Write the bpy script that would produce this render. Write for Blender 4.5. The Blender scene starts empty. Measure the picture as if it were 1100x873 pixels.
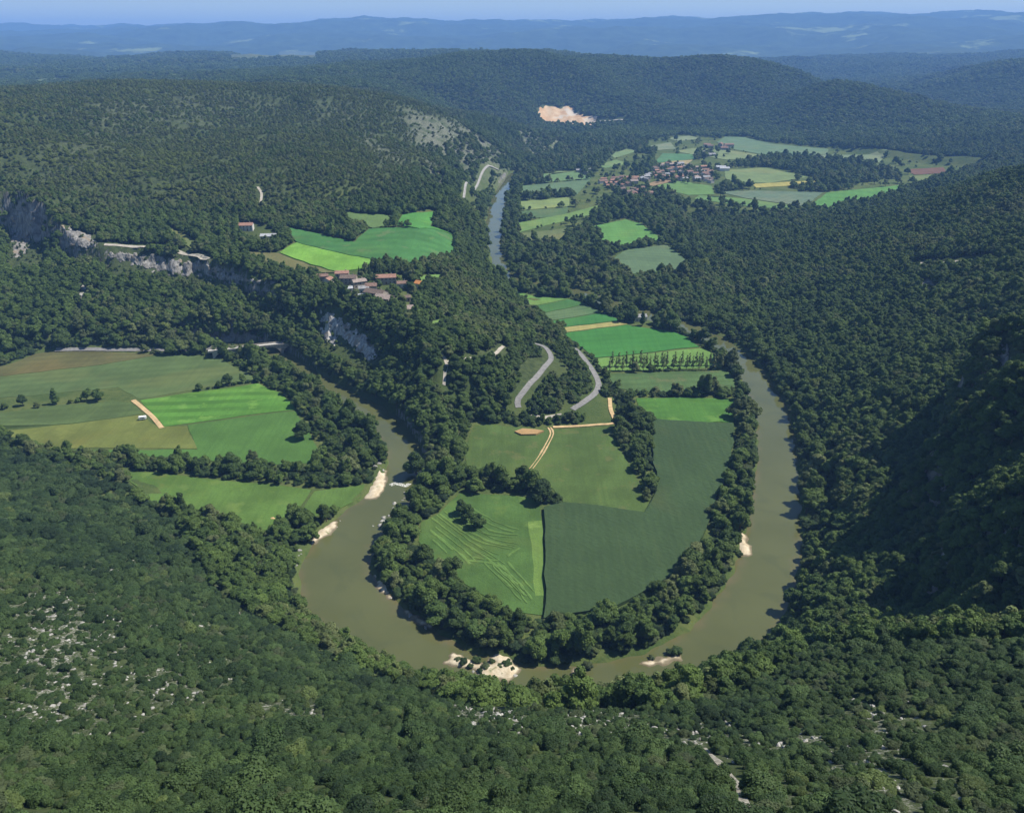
import bpy, bmesh, math, random, time
import numpy as np
T0 = time.time()
rng = np.random.default_rng(11)
random.seed(5)
scene = bpy.context.scene
COL = scene.collection

# ------------------------------------------------------------------ camera model (photo is 1100 x 873)
F, CX, CY, TH, H = 850.0, 550.0, 436.5, math.radians(24.7), 220.0
CT, ST = math.cos(TH), math.sin(TH)

def ray(px, py):
    cx = (np.asarray(px, float) - CX) / F
    cy = (CY - np.asarray(py, float)) / F
    return cx, CT + cy * ST, -ST + cy * CT

def onz(px, py, z=0.0):
    dx, dy, dz = ray(px, py)
    t = (z - H) / dz
    return t * dx, t * dy

def ond(px, py, d):
    dx, dy, dz = ray(px, py)
    t = d / np.hypot(dx, dy)
    return t * dx, t * dy, H + t * dz

def proj(x, y, z):
    dep = y * CT - (z - H) * ST
    up = y * ST + (z - H) * CT
    return CX + F * x / dep, CY - F * up / dep, dep

# ------------------------------------------------------------------ noise (vectorised gradient noise)
def _hash(ix, iy, seed):
    h = (ix.astype(np.int64) * 374761393 + iy.astype(np.int64) * 668265263 + seed * 974711) & 0xFFFFFFFF
    h = ((h ^ (h >> 13)) * 1274126177) & 0xFFFFFFFF
    return (h ^ (h >> 16)) & 0xFFFFFFFF

def pnoise(x, y, seed=0):
    x = np.asarray(x, float); y = np.asarray(y, float)
    ix = np.floor(x); iy = np.floor(y)
    fx = x - ix; fy = y - iy
    u = fx * fx * fx * (fx * (fx * 6 - 15) + 10); v = fy * fy * fy * (fy * (fy * 6 - 15) + 10)
    def g(a, b):
        an = _hash(ix + a, iy + b, seed) * (2 * math.pi / 4294967296.0)
        return np.cos(an) * (fx - a) + np.sin(an) * (fy - b)
    a = g(0, 0); b = g(1, 0); c = g(0, 1); d = g(1, 1)
    return (a + u * (b - a) + v * (c - a + u * (a - b - c + d))) * 1.5

def fbm(x, y, seed=0, octs=4, gain=0.5):
    s = 0; a = 1.0
    for o in range(octs):
        s = s + a * pnoise(x * 2 ** o, y * 2 ** o, seed + o * 7)
        a *= gain
    return s

def sstep(a, b, x):
    t = np.clip((x - a) / (b - a), 0, 1)
    return t * t * (3 - 2 * t)

# ------------------------------------------------------------------ polygons
def sdist(P, x, y):
    """signed distance to polygon P (n,2), positive inside"""
    P = np.asarray(P, float)
    best = np.full(np.shape(x), 1e18)
    ins = np.zeros(np.shape(x), bool)
    n = len(P)
    for i in range(n):
        ax, ay = P[i]; bx, by = P[(i + 1) % n]
        ex, ey = bx - ax, by - ay
        L = ex * ex + ey * ey + 1e-12
        t = np.clip(((x - ax) * ex + (y - ay) * ey) / L, 0, 1)
        d = (x - ax - t * ex) ** 2 + (y - ay - t * ey) ** 2
        best = np.minimum(best, d)
        c = ((ay > y) != (by > y))
        if ay != by:
            xi = ax + (y - ay) * ex / (by - ay)
            ins ^= c & (x < xi)
    d = np.sqrt(best)
    return np.where(ins, d, -d)

def inpoly(P, x, y):
    P = np.asarray(P, float)
    ins = np.zeros(np.shape(x), bool)
    n = len(P)
    for i in range(n):
        ax, ay = P[i]; bx, by = P[(i + 1) % n]
        if ay != by:
            ins ^= ((ay > y) != (by > y)) & (x < ax + (y - ay) * (bx - ax) / (by - ay))
    return ins

def ldist(L, x, y):
    """distance to an open polyline and parameter along it (vertex index + t)"""
    best = np.full(np.shape(x), 1e18); par = np.zeros(np.shape(x))
    for i in range(len(L) - 1):
        ax, ay = L[i][:2]; bx, by = L[i + 1][:2]
        ex, ey = bx - ax, by - ay
        t = np.clip(((x - ax) * ex + (y - ay) * ey) / (ex * ex + ey * ey + 1e-12), 0, 1)
        d = (x - ax - t * ex) ** 2 + (y - ay - t * ey) ** 2
        m = d < best
        best = np.where(m, d, best); par = np.where(m, i + t, par)
    return np.sqrt(best), par

def pz(lst):
    """pixel polygon with heights -> world polygon"""
    out = []
    for p in lst:
        out.append(onz(p[0], p[1], p[2] if len(p) > 2 else 0.0))
    return np.array(out, float)

def smooth_line(L, k=6):
    """Catmull-Rom through the rows of L"""
    L = np.asarray(L, float)
    E = np.vstack([2 * L[0] - L[1], L, 2 * L[-1] - L[-2]])
    out = []
    for i in range(1, len(E) - 2):
        for j in range(k):
            t = j / k
            out.append(0.5 * (2 * E[i] + (E[i + 1] - E[i - 1]) * t + (2 * E[i - 1] - 5 * E[i] + 4 * E[i + 1] - E[i + 2]) * t * t
                              + (-E[i - 1] + 3 * E[i] - 3 * E[i + 1] + E[i + 2]) * t ** 3))
    out.append(L[-1])
    return np.array(out)

# ------------------------------------------------------------------ height control points
# (px, py, z) = point seen at that pixel with height z;  (px, py, -d) = point seen at that pixel at distance d
UP = """
550,873,142 300,873,138 100,873,134 -150,873,130 800,873,144 1000,873,142 1250,873,142
550,795,103 300,790,94 100,790,98 -100,790,104 800,800,108 1000,790,114 1250,790,122 680,800,106 420,800,100
560,768,89 650,772,90 800,778,95 450,752,71 340,742,70 720,770,91
870,706,66 950,698,74 1040,692,84 1150,690,98 800,725,58 760,745,64
0,490,4 -150,470,14 100,524,5 170,553,2 0,560,34 -150,560,44 0,650,66 -150,660,80 120,600,28 200,650,42 100,700,74 250,620,14 300,625,6 300,685,36
200,740,78 380,705,18 420,722,16 250,700,60 60,620,50
480,730,0 590,750,0 680,744,0 750,720,0 800,690,1 830,655,0 345,662,0 545,745,0 640,748,0
862,600,0 866,540,0 860,480,0 846,430,0 800,385,0 775,365,0 740,345,1
900,600,12 950,600,26 900,500,12 950,480,24 1000,420,36 1050,370,48 900,400,14 950,350,28 1000,300,44 1050,260,60 1100,230,74 1100,186,95 1200,180,112
1000,217,50 950,232,28 900,248,15 850,262,8 1200,300,90 1150,250,84 870,330,8 820,300,4 1100,300,66 1100,345,56 880,440,6 900,560,10 985,540,30
1000,650,30 1080,650,42 1150,650,56 930,650,22 870,660,14 1100,480,52 1040,540,40 1200,480,80
1000,150,26 1100,150,40 900,140,12 1000,136,32 940,176,6 1050,176,14 860,150,4 1100,165,30 1200,150,50
650,137,0 800,140,3 600,134,3 600,122,18 600,112,48 600,92,100 600,72,150 600,64,-3200 520,64,-3400 700,65,-3200 800,66,-3200 850,73,-3100 890,85,120 925,108,75
700,92,100 800,92,95 500,92,105 700,120,22 800,122,18 900,122,14 500,112,60 520,125,30 570,140,6 560,160,8 545,150,22 850,105,60
1100,66,150 1200,60,160 1000,95,60 1050,108,28 990,126,0 950,122,0 1100,120,20 1050,80,115 1000,110,25 960,112,10
0,92,145 150,92,147 300,98,142 420,104,128 470,121,100 510,150,52 545,180,5 -150,92,145
0,70,120 200,71,122 400,74,120 0,58,160 200,58,158 400,58,160 500,60,165 -200,58,160 -200,70,120
400,310,40 440,335,36 350,320,37 300,290,45 220,274,50 115,262,56 60,240,70 0,217,79 -150,210,86
300,262,54 400,256,52 480,252,46 380,230,58 350,275,47 420,285,44 450,300,41 480,300,36
510,270,20 530,305,3 500,300,30 520,330,18 560,328,1 540,362,12 480,360,34 470,400,27 478,440,20 484,480,10 478,520,5 466,548,1
560,400,13 600,395,9 640,412,3 600,440,4 540,440,6 520,420,12 510,380,30 580,370,8 620,380,3 450,562,0 430,350,34 460,400,26
250,235,62 400,200,-900 400,170,-1080 400,140,-1300 400,120,-1450 150,250,57 150,200,-920 150,150,-1200 150,110,-1450 0,190,-880 0,150,-1100 0,110,-1400
280,200,-890 280,150,-1200 280,120,-1430 480,205,-960 480,180,-1150 480,160,-1350 480,140,-1500 515,200,-1150 515,170,-1400 510,212,9 500,235,12 -150,150,-1100
0,36,-14000 -300,36,-14500 150,31,-14000 240,26,-13600 290,29,-13600 370,22,-13400 450,23,-13300 530,25,-13300 600,23,-13200 700,21,-13000 800,19,-13000 930,15,-13000 1100,16,-13000 1400,16,-13000
0,50,-9500 300,52,-9000 600,50,-9000 900,52,-8500 1100,48,-8500 -300,50,-9500 1400,48,-9000 940,75,-5200 900,62,-6000 1000,62,-6500 1100,56,-6500 960,98,-3900
"""
LOW = """
0,400,0 150,400,0 300,400,0 0,470,0 150,470,0 300,470,0 400,500,0 400,560,0 340,600,0 -200,400,0 -200,470,0 450,560,0
0,380,2 100,374,3 235,374,4 0,335,24 100,325,25 200,328,20 280,345,10 0,305,34 60,305,33 130,308,33 220,315,27 300,335,15 250,318,30 300,326,24 335,352,15 362,380,8 400,410,5 325,384,3 385,424,1 425,440,3
440,445,0 452,485,0 448,520,0 -150,330,26 -150,300,42 200,300,34
"""
BUA = "1068,347,92 1100,346,98 1085,400,80 1050,450,68 1150,350,108 1250,400,112 1110,450,84"
BUB = "1100,405,98 1040,440,84 1032,490,70 1012,530,46 1100,520,86 1040,540,66 1200,500,104 1250,420,112 1020,560,42 1100,570,80"

def parse(s):
    P = []
    for t in s.split():
        a, b, c = map(float, t.split(','))
        if c < 0:
            x, y, z = ond(a, b, -c)
        else:
            x, y = onz(a, b, c); z = c
        P.append((float(x), float(y), float(z)))
    return P

class RBF:
    def __init__(s, pts, c=0.06):
        P = np.array(pts, float)
        s.q = np.column_stack([np.arctan2(P[:, 0], P[:, 1]), np.log(np.hypot(P[:, 0], P[:, 1]))])
        s.c = c
        n = len(P)
        K = np.sqrt(((s.q[:, None] - s.q[None]) ** 2).sum(-1) + c * c)
        A = np.zeros((n + 1, n + 1)); A[:n, :n] = K - 0.0 * np.eye(n); A[:n, n] = 1; A[n, :n] = 1
        A[:n, :n] -= np.eye(n) * 0.004
        s.w = np.linalg.solve(A, np.append(P[:, 2], 0))
    def __call__(s, az, lr):
        out = np.full(az.shape, s.w[-1])
        for (a, l), w in zip(s.q, s.w[:-1]):
            out += w * np.sqrt((az - a) ** 2 + (lr - l) ** 2 + s.c ** 2)
        return out

extra = [(0, 7, 201), (-12, 7, 198), (12, 7, 199), (0, 30, 171), (-25, 20, 172), (25, 20, 174), (-60, 30, 155), (60, 30, 160)]
for a in (-58, -40, 40, 58):
    for (d, z) in ((1900, 110), (2600, 105)) if a < 0 else ((1100, 70), (1600, 30), (2600, 30)):
        extra.append((d * math.sin(math.radians(a)), d * math.cos(math.radians(a)), z))
for px, d, z in ((0, 2200, 112), (200, 2200, 112), (400, 2200, 108), (470, 2000, 80), (540, 1900, 40), (1100, 1150, 60), (1000, 1100, 25), (1100, 1500, 22), (950, 1000, 10),
                 (0, 7000, 90), (300, 7000, 90), (600, 6500, 70), (600, 4300, 160), (700, 5000, 120), (900, 5000, 40), (1100, 5000, 80), (1100, 4000, 150), (0, 18000, 420), (500, 18000, 420), (1100, 18000, 480), (300, 5600, 140), (100, 5600, 140)):
    a = math.atan2((px - CX) / F, 1.1007)
    extra.append((d * math.sin(a), d * math.cos(a), z))
R_up = RBF(parse(UP) + extra)
R_low = RBF(parse(LOW))
R_ba = RBF(parse(BUA)); R_bb = RBF(parse(BUB))

LOWZ = pz([(-250, 205, 84), (-60, 212, 75), (0, 220, 78), (40, 234, 70), (72, 252, 64), (110, 265, 57), (150, 268, 54), (220, 280, 48), (290, 302, 43), (335, 322, 38),
           (374, 338, 31), (406, 362, 25), (444, 398, 20), (464, 440, 14), (468, 490, 7), (452, 545, 2), (450, 575, 0), (400, 640, 0), (345, 664, 0), (305, 600, 0),
           (240, 562, 1), (170, 548, 2), (100, 515, 3), (0, 480, 4), (-250, 445, 4)])
BZA = pz([(1300, 345, 112), (1100, 342, 98), (1067, 350, 92), (1060, 385, 84), (1035, 450, 66), (1020, 500, 54), (1300, 560, 94)])
BZB = pz([(1300, 395, 114), (1100, 402, 99), (1052, 432, 86), (1030, 475, 74), (1010, 525, 46), (1020, 560, 42), (1050, 578, 58), (1110, 590, 84), (1300, 600, 100)])

# valley floor polygons (flat)
FLOORS = [pz(p) for p in (
    [(500, 452), (560, 457), (655, 457), (664, 430), (645, 380), (606, 346), (562, 316), (547, 300), (600, 300), (650, 318), (740, 345), (792, 380), (824, 415), (848, 460), (858, 540), (850, 600), (822, 655), (770, 705), (700, 735), (590, 744), (500, 724), (430, 690), (380, 650), (420, 590), (446, 562), (482, 522), (494, 490)],
    [(-250, 385), (0, 382), (120, 378), (235, 378), (290, 386), (335, 412), (372, 438), (400, 458), (428, 490), (434, 525), (440, 560), (400, 640), (350, 655), (315, 600), (250, 562), (170, 540), (120, 506), (0, 470), (-250, 445)],
    [(545, 302), (533, 285), (520, 240), (530, 208), (548, 190), (570, 175), (600, 160), (640, 142), (700, 138), (800, 143), (900, 162), (1000, 177), (1050, 182), (975, 208), (890, 226), (800, 226), (720, 222), (742, 268), (735, 300), (700, 312), (640, 310)])]

# river centre line (px, py, half width m)
RIV = [(552, 186, 7), (542, 200, 8), (536, 215, 8.5), (532, 232, 8.5), (530, 248, 7.5), (531, 262, 5), (534, 278, 4), (538, 292, 6), (556, 303, 7), (590, 308, 7), (625, 316, 7), (660, 328, 7), (700, 340, 7), (745, 354, 7), (775, 370, 7.5),
       (800, 392, 7.5), (819, 420, 7.5), (831, 450, 8), (835, 490, 8.5), (834, 540, 9.5), (829, 590, 10.5), (815, 635, 11), (783, 682, 11), (735, 712, 10), (672, 732, 9), (610, 740, 9), (548, 738, 10), (475, 722, 13), (424, 696, 16),
       (384, 662, 15.5), (362, 626, 14), (366, 592, 13), (392, 560, 12), (424, 530, 9.5), (437, 500, 8), (430, 472, 7.5), (412, 450, 7.5), (376, 428, 5), (342, 408, 4.2), (314, 389, 5), (296, 380, 7.5), (280, 375, 7), (264, 372, 7), (240, 370.5, 6), (200, 369.5, 5)]
RIVW = smooth_line([(*onz(a, b, -1.0), w) for a, b, w in RIV], 5)

# ------------------------------------------------------------------ the height grid (azimuth x log distance)
NA, NR = 1040, 1080
AZ = np.linspace(math.radians(-60), math.radians(60), NA)
LR = np.linspace(math.log(8.0), math.log(19000.0), NR)
az, lr = np.meshgrid(AZ, LR, indexing='ij')
rr = np.exp(lr)
GX, GY = rr * np.sin(az), rr * np.cos(az)
# RBF on a coarse grid, then bilinear
def coarse(R):
    A2 = np.linspace(AZ[0], AZ[-1], 300); L2 = np.linspace(LR[0], LR[-1], 300)
    a2, l2 = np.meshgrid(A2, L2, indexing='ij')
    Z = R(a2, l2)
    fa = (az - A2[0]) / (A2[1] - A2[0]); fl = (lr - L2[0]) / (L2[1] - L2[0])
    i = np.clip(fa.astype(int), 0, 298); j = np.clip(fl.astype(int), 0, 298)
    u = fa - i; v = fl - j
    return (Z[i, j] * (1 - u) + Z[i + 1, j] * u) * (1 - v) + (Z[i, j + 1] * (1 - u) + Z[i + 1, j + 1] * u) * v
Z = coarse(R_up)
sel = np.zeros(az.shape, bool)
j0, j1 = np.searchsorted(LR, [math.log(90), math.log(1300)])
def patch(Rb, POLY, w0, w1, seed, wob, rmax=1300):
    global Z
    s = (slice(None), slice(j0, np.searchsorted(LR, math.log(rmax))))
    x, y = GX[s], GY[s]
    n = fbm(x / 22, y / 22, seed, 3) * wob
    sd = sdist(POLY, x, y) + n
    w = sstep(-(w0 if np.isscalar(w0) else w0[s]), w1 if np.isscalar(w1) else w1[s], sd)
    zz = coarse(Rb)[s] if not isinstance(Rb, np.ndarray) else Rb[s]
    Z[s] = Z[s] * (1 - w) + zz * w
    return sd
# hill roughness
amp = 0.0011 * rr
nz = fbm(GX / 260, GY / 260, 3, 5, 0.55) * np.clip(rr / 130, 0.5, 10) + fbm(GX / 40, GY / 40, 9, 3) * np.clip(rr / 400, 0.4, 2.5)
far = sstep(3000, 9000, rr)
nz += far * (fbm(GX / 1500, GY / 1500, 21, 5, 0.55) * 60 + sstep(8000, 11000, rr) * np.abs(pnoise(GX / 2600, GY / 1500, 33)) * 90 - 20)
floorw = np.zeros(az.shape)
for P in FLOORS:
    floorw = np.maximum(floorw, sstep(-60, 0, sdist(P, GX, GY)))
sd_r, par_r = ldist(RIVW, GX, GY)
plat = pz([(225, 285, 52), (300, 240, 56), (360, 222, 60), (480, 222, 50), (496, 250, 46), (485, 285, 45), (450, 330, 46), (395, 325, 48), (300, 305, 50)])
platw = sstep(-25, 10, sdist(plat, GX, GY))
Z = Z + nz * (1 - floorw) * (1 - 0.9 * platw)
fl0 = sstep(-28, 2, np.max([sdist(P, GX, GY) for P in FLOORS[:1] + FLOORS[2:]], axis=0))
Z = Z * (1 - fl0)
low = coarse(R_low)
low = low + nz * 0.5 * sstep(2, 14, low)
fl1 = sstep(-20, 2, sdist(FLOORS[1], GX, GY))
low = low * (1 - fl1)
WLOW = 12 + 12 * sstep(530, 485, GY) - 4 * sstep(-190, -230, GX)
W0 = 3 + 16 * sstep(-200, -160, GX)
sd_low = patch(low, LOWZ, W0, WLOW, 31, 5.0)
sd_a = patch(R_ba, BZA, 16, 5, 41, 7.0, 700)
sd_b = patch(R_bb, BZB, 22, 8, 47, 8.0, 700)
# carve the river
hw = np.interp(par_r, np.arange(len(RIVW)), RIVW[:, 2]) + fbm(GX / 14, GY / 14, 77, 2) * 1.6
bank = sstep(0, 1, (sd_r - hw + 1.0) / 7.0)
Z = np.where(sd_r < hw + 8, np.minimum(Z, -3.2 + 4.2 * bank + (np.maximum(Z, 0) - 1.0) * sstep(0.3, 1, bank)), Z)

def gi(G, x, y):
    x = np.asarray(x, float); y = np.asarray(y, float)
    fa = np.clip((np.arctan2(x, y) - AZ[0]) / (AZ[1] - AZ[0]), 0, NA - 1.001)
    fl = np.clip((np.log(np.maximum(np.hypot(x, y), 8.01)) - LR[0]) / (LR[1] - LR[0]), 0, NR - 1.001)
    i = fa.astype(int); j = fl.astype(int); u = fa - i; v = fl - j
    return (G[i, j] * (1 - u) + G[i + 1, j] * u) * (1 - v) + (G[i, j + 1] * (1 - u) + G[i + 1, j + 1] * u) * v

def hgt(x, y):
    return gi(Z, x, y)

def at(px, py):
    """first terrain point seen at a pixel of the photo -> x, y, z"""
    px = np.atleast_1d(np.asarray(px, float)); py = np.atleast_1d(np.asarray(py, float))
    dx, dy, dz = ray(px, py)
    hyp = np.hypot(dx, dy)
    ds = np.exp(np.linspace(math.log(40), math.log(17000), 2600))
    X = dx[:, None] / hyp[:, None] * ds; Y = dy[:, None] / hyp[:, None] * ds
    S = H + dz[:, None] / hyp[:, None] * ds - hgt(X, Y)
    k = np.argmax(S < 0, axis=1); k = np.where((S < 0).any(1), np.maximum(k, 1), 2599)
    ii = np.arange(len(px))
    s0, s1 = S[ii, k - 1], S[ii, k]
    t = np.clip(s0 / (s0 - s1 + 1e-9), 0, 1)
    d = ds[k - 1] * (1 - t) + ds[k] * t
    x = dx / hyp * d; y = dy / hyp * d
    return x, y, hgt(x, y)
print('heights', round(time.time() - T0, 1))
from mathutils import Vector, Matrix
SKY_S, SUN_S, HAZE_D, HAZE_C, EXPOSURE = 0.085, 5.0, 1.0e-4, (.25, .49, 1.0), 0.52
# ------------------------------------------------------------------ node helpers
class NT:
    def __init__(s, name):
        s.m = bpy.data.materials.new(name); s.m.use_nodes = True
        s.t = s.m.node_tree; s.t.nodes.clear()
        s.out = s.t.nodes.new('ShaderNodeOutputMaterial')
    def n(s, typ, **k):
        nd = s.t.nodes.new(typ)
        for a, v in k.items():
            if a.startswith('i_'):
                key = a[2:].replace('_', ' ')
                sock = nd.inputs[int(key)] if key.isdigit() else nd.inputs[key]
                if hasattr(v, 'is_output'): s.t.links.new(v, sock)
                else: sock.default_value = v
            else: setattr(nd, a, v)
        return nd
    def link(s, a, b): s.t.links.new(a, b)
    def noise(s, co, scale, detail=3, rough=.55, dist=0):
        return s.n('ShaderNodeTexNoise', i_Vector=co, i_Scale=scale, i_Detail=detail, i_Roughness=rough, i_Distortion=dist).outputs['Fac']
    def mix(s, f, a, b):
        m = s.n('ShaderNodeMix', data_type='RGBA')
        for i, v in ((0, f), (6, a), (7, b)):
            if hasattr(v, 'is_output'): s.t.links.new(v, m.inputs[i])
            else: m.inputs[i].default_value = (*v, 1) if i > 0 and len(v) == 3 else v
        return m.outputs[2]
    def math(s, op, a, b=0.0, c=0.0, clamp=False):
        m = s.n('ShaderNodeMath', operation=op, use_clamp=clamp)
        for i, v in enumerate((a, b, c)):
            if hasattr(v, 'is_output'): s.t.links.new(v, m.inputs[i])
            else: m.inputs[i].default_value = v
        return m.outputs[0]
    def rng(s, v, a, b, c=0.0, d=1.0, sm=True):
        m = s.n('ShaderNodeMapRange', i_0=v, i_1=a, i_2=b, i_3=c, i_4=d)
        if sm: m.interpolation_type = 'SMOOTHSTEP'
        return m.outputs[0]
    def pos(s):
        return s.n('ShaderNodeNewGeometry').outputs['Position']
    def attr(s, name):
        return s.n('ShaderNodeAttribute', attribute_name=name).outputs['Fac']
    def bump(s, h, strength=.5, dist=1.0):
        return s.n('ShaderNodeBump', i_Height=h, i_Strength=strength, i_Distance=dist).outputs[0]
    def bsdf(s, col, rough=.85, spec=.15, normal=None, **k):
        b = s.n('ShaderNodeBsdfPrincipled')
        for nm, v in (('Base Color', col), ('Roughness', rough), ('Specular IOR Level', spec), ('Normal', normal)) + tuple(k.items()):
            if v is None: continue
            if hasattr(v, 'is_output'): s.t.links.new(v, b.inputs[nm])
            elif nm == 'Base Color': b.inputs[nm].default_value = (*v, 1)
            else: b.inputs[nm].default_value = v
        s.t.links.new(b.outputs[0], s.out.inputs[0])
        return s.m

def simple(name, col, rough=.8, var=.25, scale=1.5, spec=.2):
    t = NT(name); p = t.pos()
    n = t.noise(p, scale, 4)
    c = t.mix(t.rng(n, .3, .7), tuple(c * (1 - var) for c in col), tuple(min(1, c * (1 + var)) for c in col))
    return t.bsdf(c, rough, spec)

def mesh_np(name, V, Fc, mats=(), attrs=None, smooth=False, mi=None):
    me = bpy.data.meshes.new(name)
    V = np.asarray(V, np.float32); Fc = np.asarray(Fc, np.int32)
    me.vertices.add(len(V)); me.vertices.foreach_set('co', V.ravel())
    k = Fc.shape[1]
    me.loops.add(Fc.size); me.loops.foreach_set('vertex_index', Fc.ravel())
    me.polygons.add(len(Fc)); me.polygons.foreach_set('loop_start', np.arange(len(Fc), dtype=np.int32) * k)
    me.polygons.foreach_set('loop_total', np.full(len(Fc), k, np.int32))
    if mi is not None: me.polygons.foreach_set('material_index', np.asarray(mi, np.int32))
    me.polygons.foreach_set('use_smooth', np.full(len(Fc), smooth, bool))
    for m in mats: me.materials.append(m)
    for nm, v in (attrs or {}).items():
        a = me.attributes.new(nm, 'FLOAT', 'POINT'); a.data.foreach_set('value', np.asarray(v, np.float32))
    me.update(); me.validate()
    return me

def link(name, me, parent=None, loc=None):
    o = bpy.data.objects.new(name, me); COL.objects.link(o)
    if parent is not None: o.parent = parent
    if loc is not None: o.location = loc
    return o

def tag(o, label=None, cat=None, group=None, kind=None):
    if label: o['label'] = label
    if cat: o['category'] = cat
    if group: o['group'] = group
    if kind: o['kind'] = kind
    return o

def lin(r, g, b):
    f = lambda c: (c / 255 / 12.92) if c / 255 <= .04045 else ((c / 255 + .055) / 1.055) ** 2.4
    return (f(r), f(g), f(b))

# ------------------------------------------------------------------ what covers the ground
def smask(px, x, y, r, e, seed):      # rough elliptical patch in the world, soft 0..1
    return 0
PXG, PYG, DEPG = proj(GX, GY, Z)
rock = np.zeros(az.shape)
def rockpatch(poly, strength, soft, hmin=-1):
    """bare limestone shows through the scrub inside this patch of hillside"""
    global rock
    x, y, z = at([p[0] for p in poly], [p[1] for p in poly])
    P = np.column_stack([x, y])
    lo, hi = P.min(0) - 3 * soft, P.max(0) + 3 * soft
    s = (GX > lo[0]) & (GX < hi[0]) & (GY > lo[1]) & (GY < hi[1])
    v = np.zeros(az.shape); v[s] = strength * sstep(-soft, soft, sdist(P, GX[s], GY[s]))
    rock = np.maximum(rock, v)
rockpatch([(0, 640), (60, 630), (120, 650), (150, 720), (100, 770), (30, 790), (0, 780)], .95, 16)
rockpatch([(-40, 600), (120, 600), (230, 625), (250, 690), (240, 760), (120, 800), (-40, 810)], .38, 16)
rockpatch([(200, 590), (240, 600), (262, 660), (230, 680)], .5, 10)
rockpatch([(110, 720), (180, 715), (240, 730), (225, 755), (140, 760)], .8, 6)
rockpatch([(170, 620), (230, 640), (235, 670), (190, 660)], .5, 6)
rockpatch([(280, 755), (340, 755), (345, 775), (280, 780)], .75, 5)
rockpatch([(480, 765), (560, 755), (640, 758), (720, 775), (830, 785), (850, 800), (760, 808), (640, 785), (520, 790)], .85, 6)
rockpatch([(800, 800), (900, 750), (960, 745), (1000, 790), (1020, 873), (820, 873)], .6, 10)
rockpatch([(430, 118), (475, 128), (512, 142), (548, 168), (540, 190), (506, 196), (490, 178), (462, 164), (440, 150)], 1.0, 34)
rockpatch([(395, 140), (430, 165), (440, 185), (415, 180), (385, 150)], .6, 22)
rockpatch([(455, 170), (480, 172), (482, 195), (455, 195)], .8, 12)
rockpatch([(100, 105), (220, 100), (300, 115), (240, 135), (140, 150), (90, 200), (50, 200)], .30, 45)
rockpatch([(550, 140), (585, 135), (608, 155), (590, 172), (555, 165)], .85, 20)
rockpatch([(330, 110), (400, 115), (380, 140), (340, 125)], .35, 40)
qx, qy, qz = at([578, 590, 612, 640, 641, 625, 608, 588, 580], [117, 113, 116, 125, 132, 134, 134, 131, 124])
QP = np.column_stack([qx, qy])
sq = (np.abs(GX - qx.mean()) < 400) & (np.abs(GY - qy.mean()) < 500)
quarry = np.zeros(az.shape); quarry[sq] = sstep(-6, 6, sdist(QP, GX[sq], GY[sq]) + fbm(GX[sq] / 25, GY[sq] / 25, 5, 3) * 12)
# the quarry is cut into the hill in benches
Z = Z - quarry * (5 * pnoise(GX / 30, GY / 30, 9) + 4)

def ground_material():
    t = NT('ground_cover'); p = t.pos()
    nrm = t.n('ShaderNodeSeparateXYZ', i_0=t.n('ShaderNodeNewGeometry').outputs['True Normal']).outputs[2]
    f = t.attr('floor'); r = t.attr('rock'); q = t.attr('quarry'); fr = t.attr('far')
    n1 = t.noise(p, .25, 5, .65); n2 = t.noise(p, .03, 4); n3 = t.noise(p, 1.3, 3)
    litter = t.mix(t.rng(n1, .3, .7), (.032, .046, .018), (.070, .090, .036))
    grass = t.mix(t.rng(n2, .3, .7), (.055, .085, .026), (.105, .125, .040))
    grass = t.mix(t.rng(n1, .45, .75), grass, (.045, .075, .022))
    c = t.mix(f, litter, grass)
    lime = t.mix(t.rng(n3, .3, .7), (.17, .16, .13), (.40, .385, .34))
    streak = t.noise(p, .9, 7, .8, .6)
    rk = t.math('MULTIPLY', t.math('MULTIPLY', r, t.rng(streak, .49, .57)), t.rng(t.noise(p, .045, 4, .65), .36, .54))
    c = t.mix(rk, c, lime)
    steep = t.rng(t.math('ADD', nrm, t.math('MULTIPLY', t.math('SUBTRACT', n1, .5), .5)), .45, .33)
    cl = t.mix(t.rng(t.noise(p, .12, 6, .7), .35, .65), (.09, .085, .078), (.26, .25, .225))
    c = t.mix(steep, c, cl)
    qc = t.mix(t.rng(t.noise(p, .03, 4, .7), .3, .7), (.42, .26, .135), (.55, .42, .27))
    qc = t.mix(t.rng(t.noise(p, .015, 3), .55, .62), qc, (.50, .43, .34))
    c = t.mix(t.rng(t.math('ADD', q, t.math('MULTIPLY', t.math('SUBTRACT', t.noise(p, .06, 5, .7), .5), .9)), .40, .55), c, qc)
    # far country: woods with pale fields between
    fn = t.noise(p, .0016, 5, .6, .3)
    fc = t.mix(t.rng(t.noise(p, .006, 4), .3, .7), (.030, .045, .020), (.050, .075, .030))
    fc = t.mix(t.rng(fn, .60, .66), fc, (.17, .21, .085))
    c = t.mix(fr, c, fc)
    h = t.math('ADD', t.noise(p, .5, 5, .7), t.math('MULTIPLY', t.noise(p, .02, 5, .7), t.math('MULTIPLY', fr, 8.0)))
    return t.bsdf(c, .95, .05, t.bump(h, .6, 1.2))

ii = np.arange(NA * NR).reshape(NA, NR)
quads = np.stack([ii[:-1, :-1], ii[1:, :-1], ii[1:, 1:], ii[:-1, 1:]], -1).reshape(-1, 4)
farw = sstep(6000, 8500, rr)
gm = mesh_np('ground', np.stack([GX, GY, Z], -1).reshape(-1, 3), quads, [ground_material()],
             {'floor': np.maximum(floorw, platw * .8).ravel(), 'rock': rock.ravel(), 'quarry': quarry.ravel(), 'far': farw.ravel()}, True)
gr = tag(link('ground', gm), 'wooded limestone hills and flat valley floor round the river loop', kind='structure')

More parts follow.
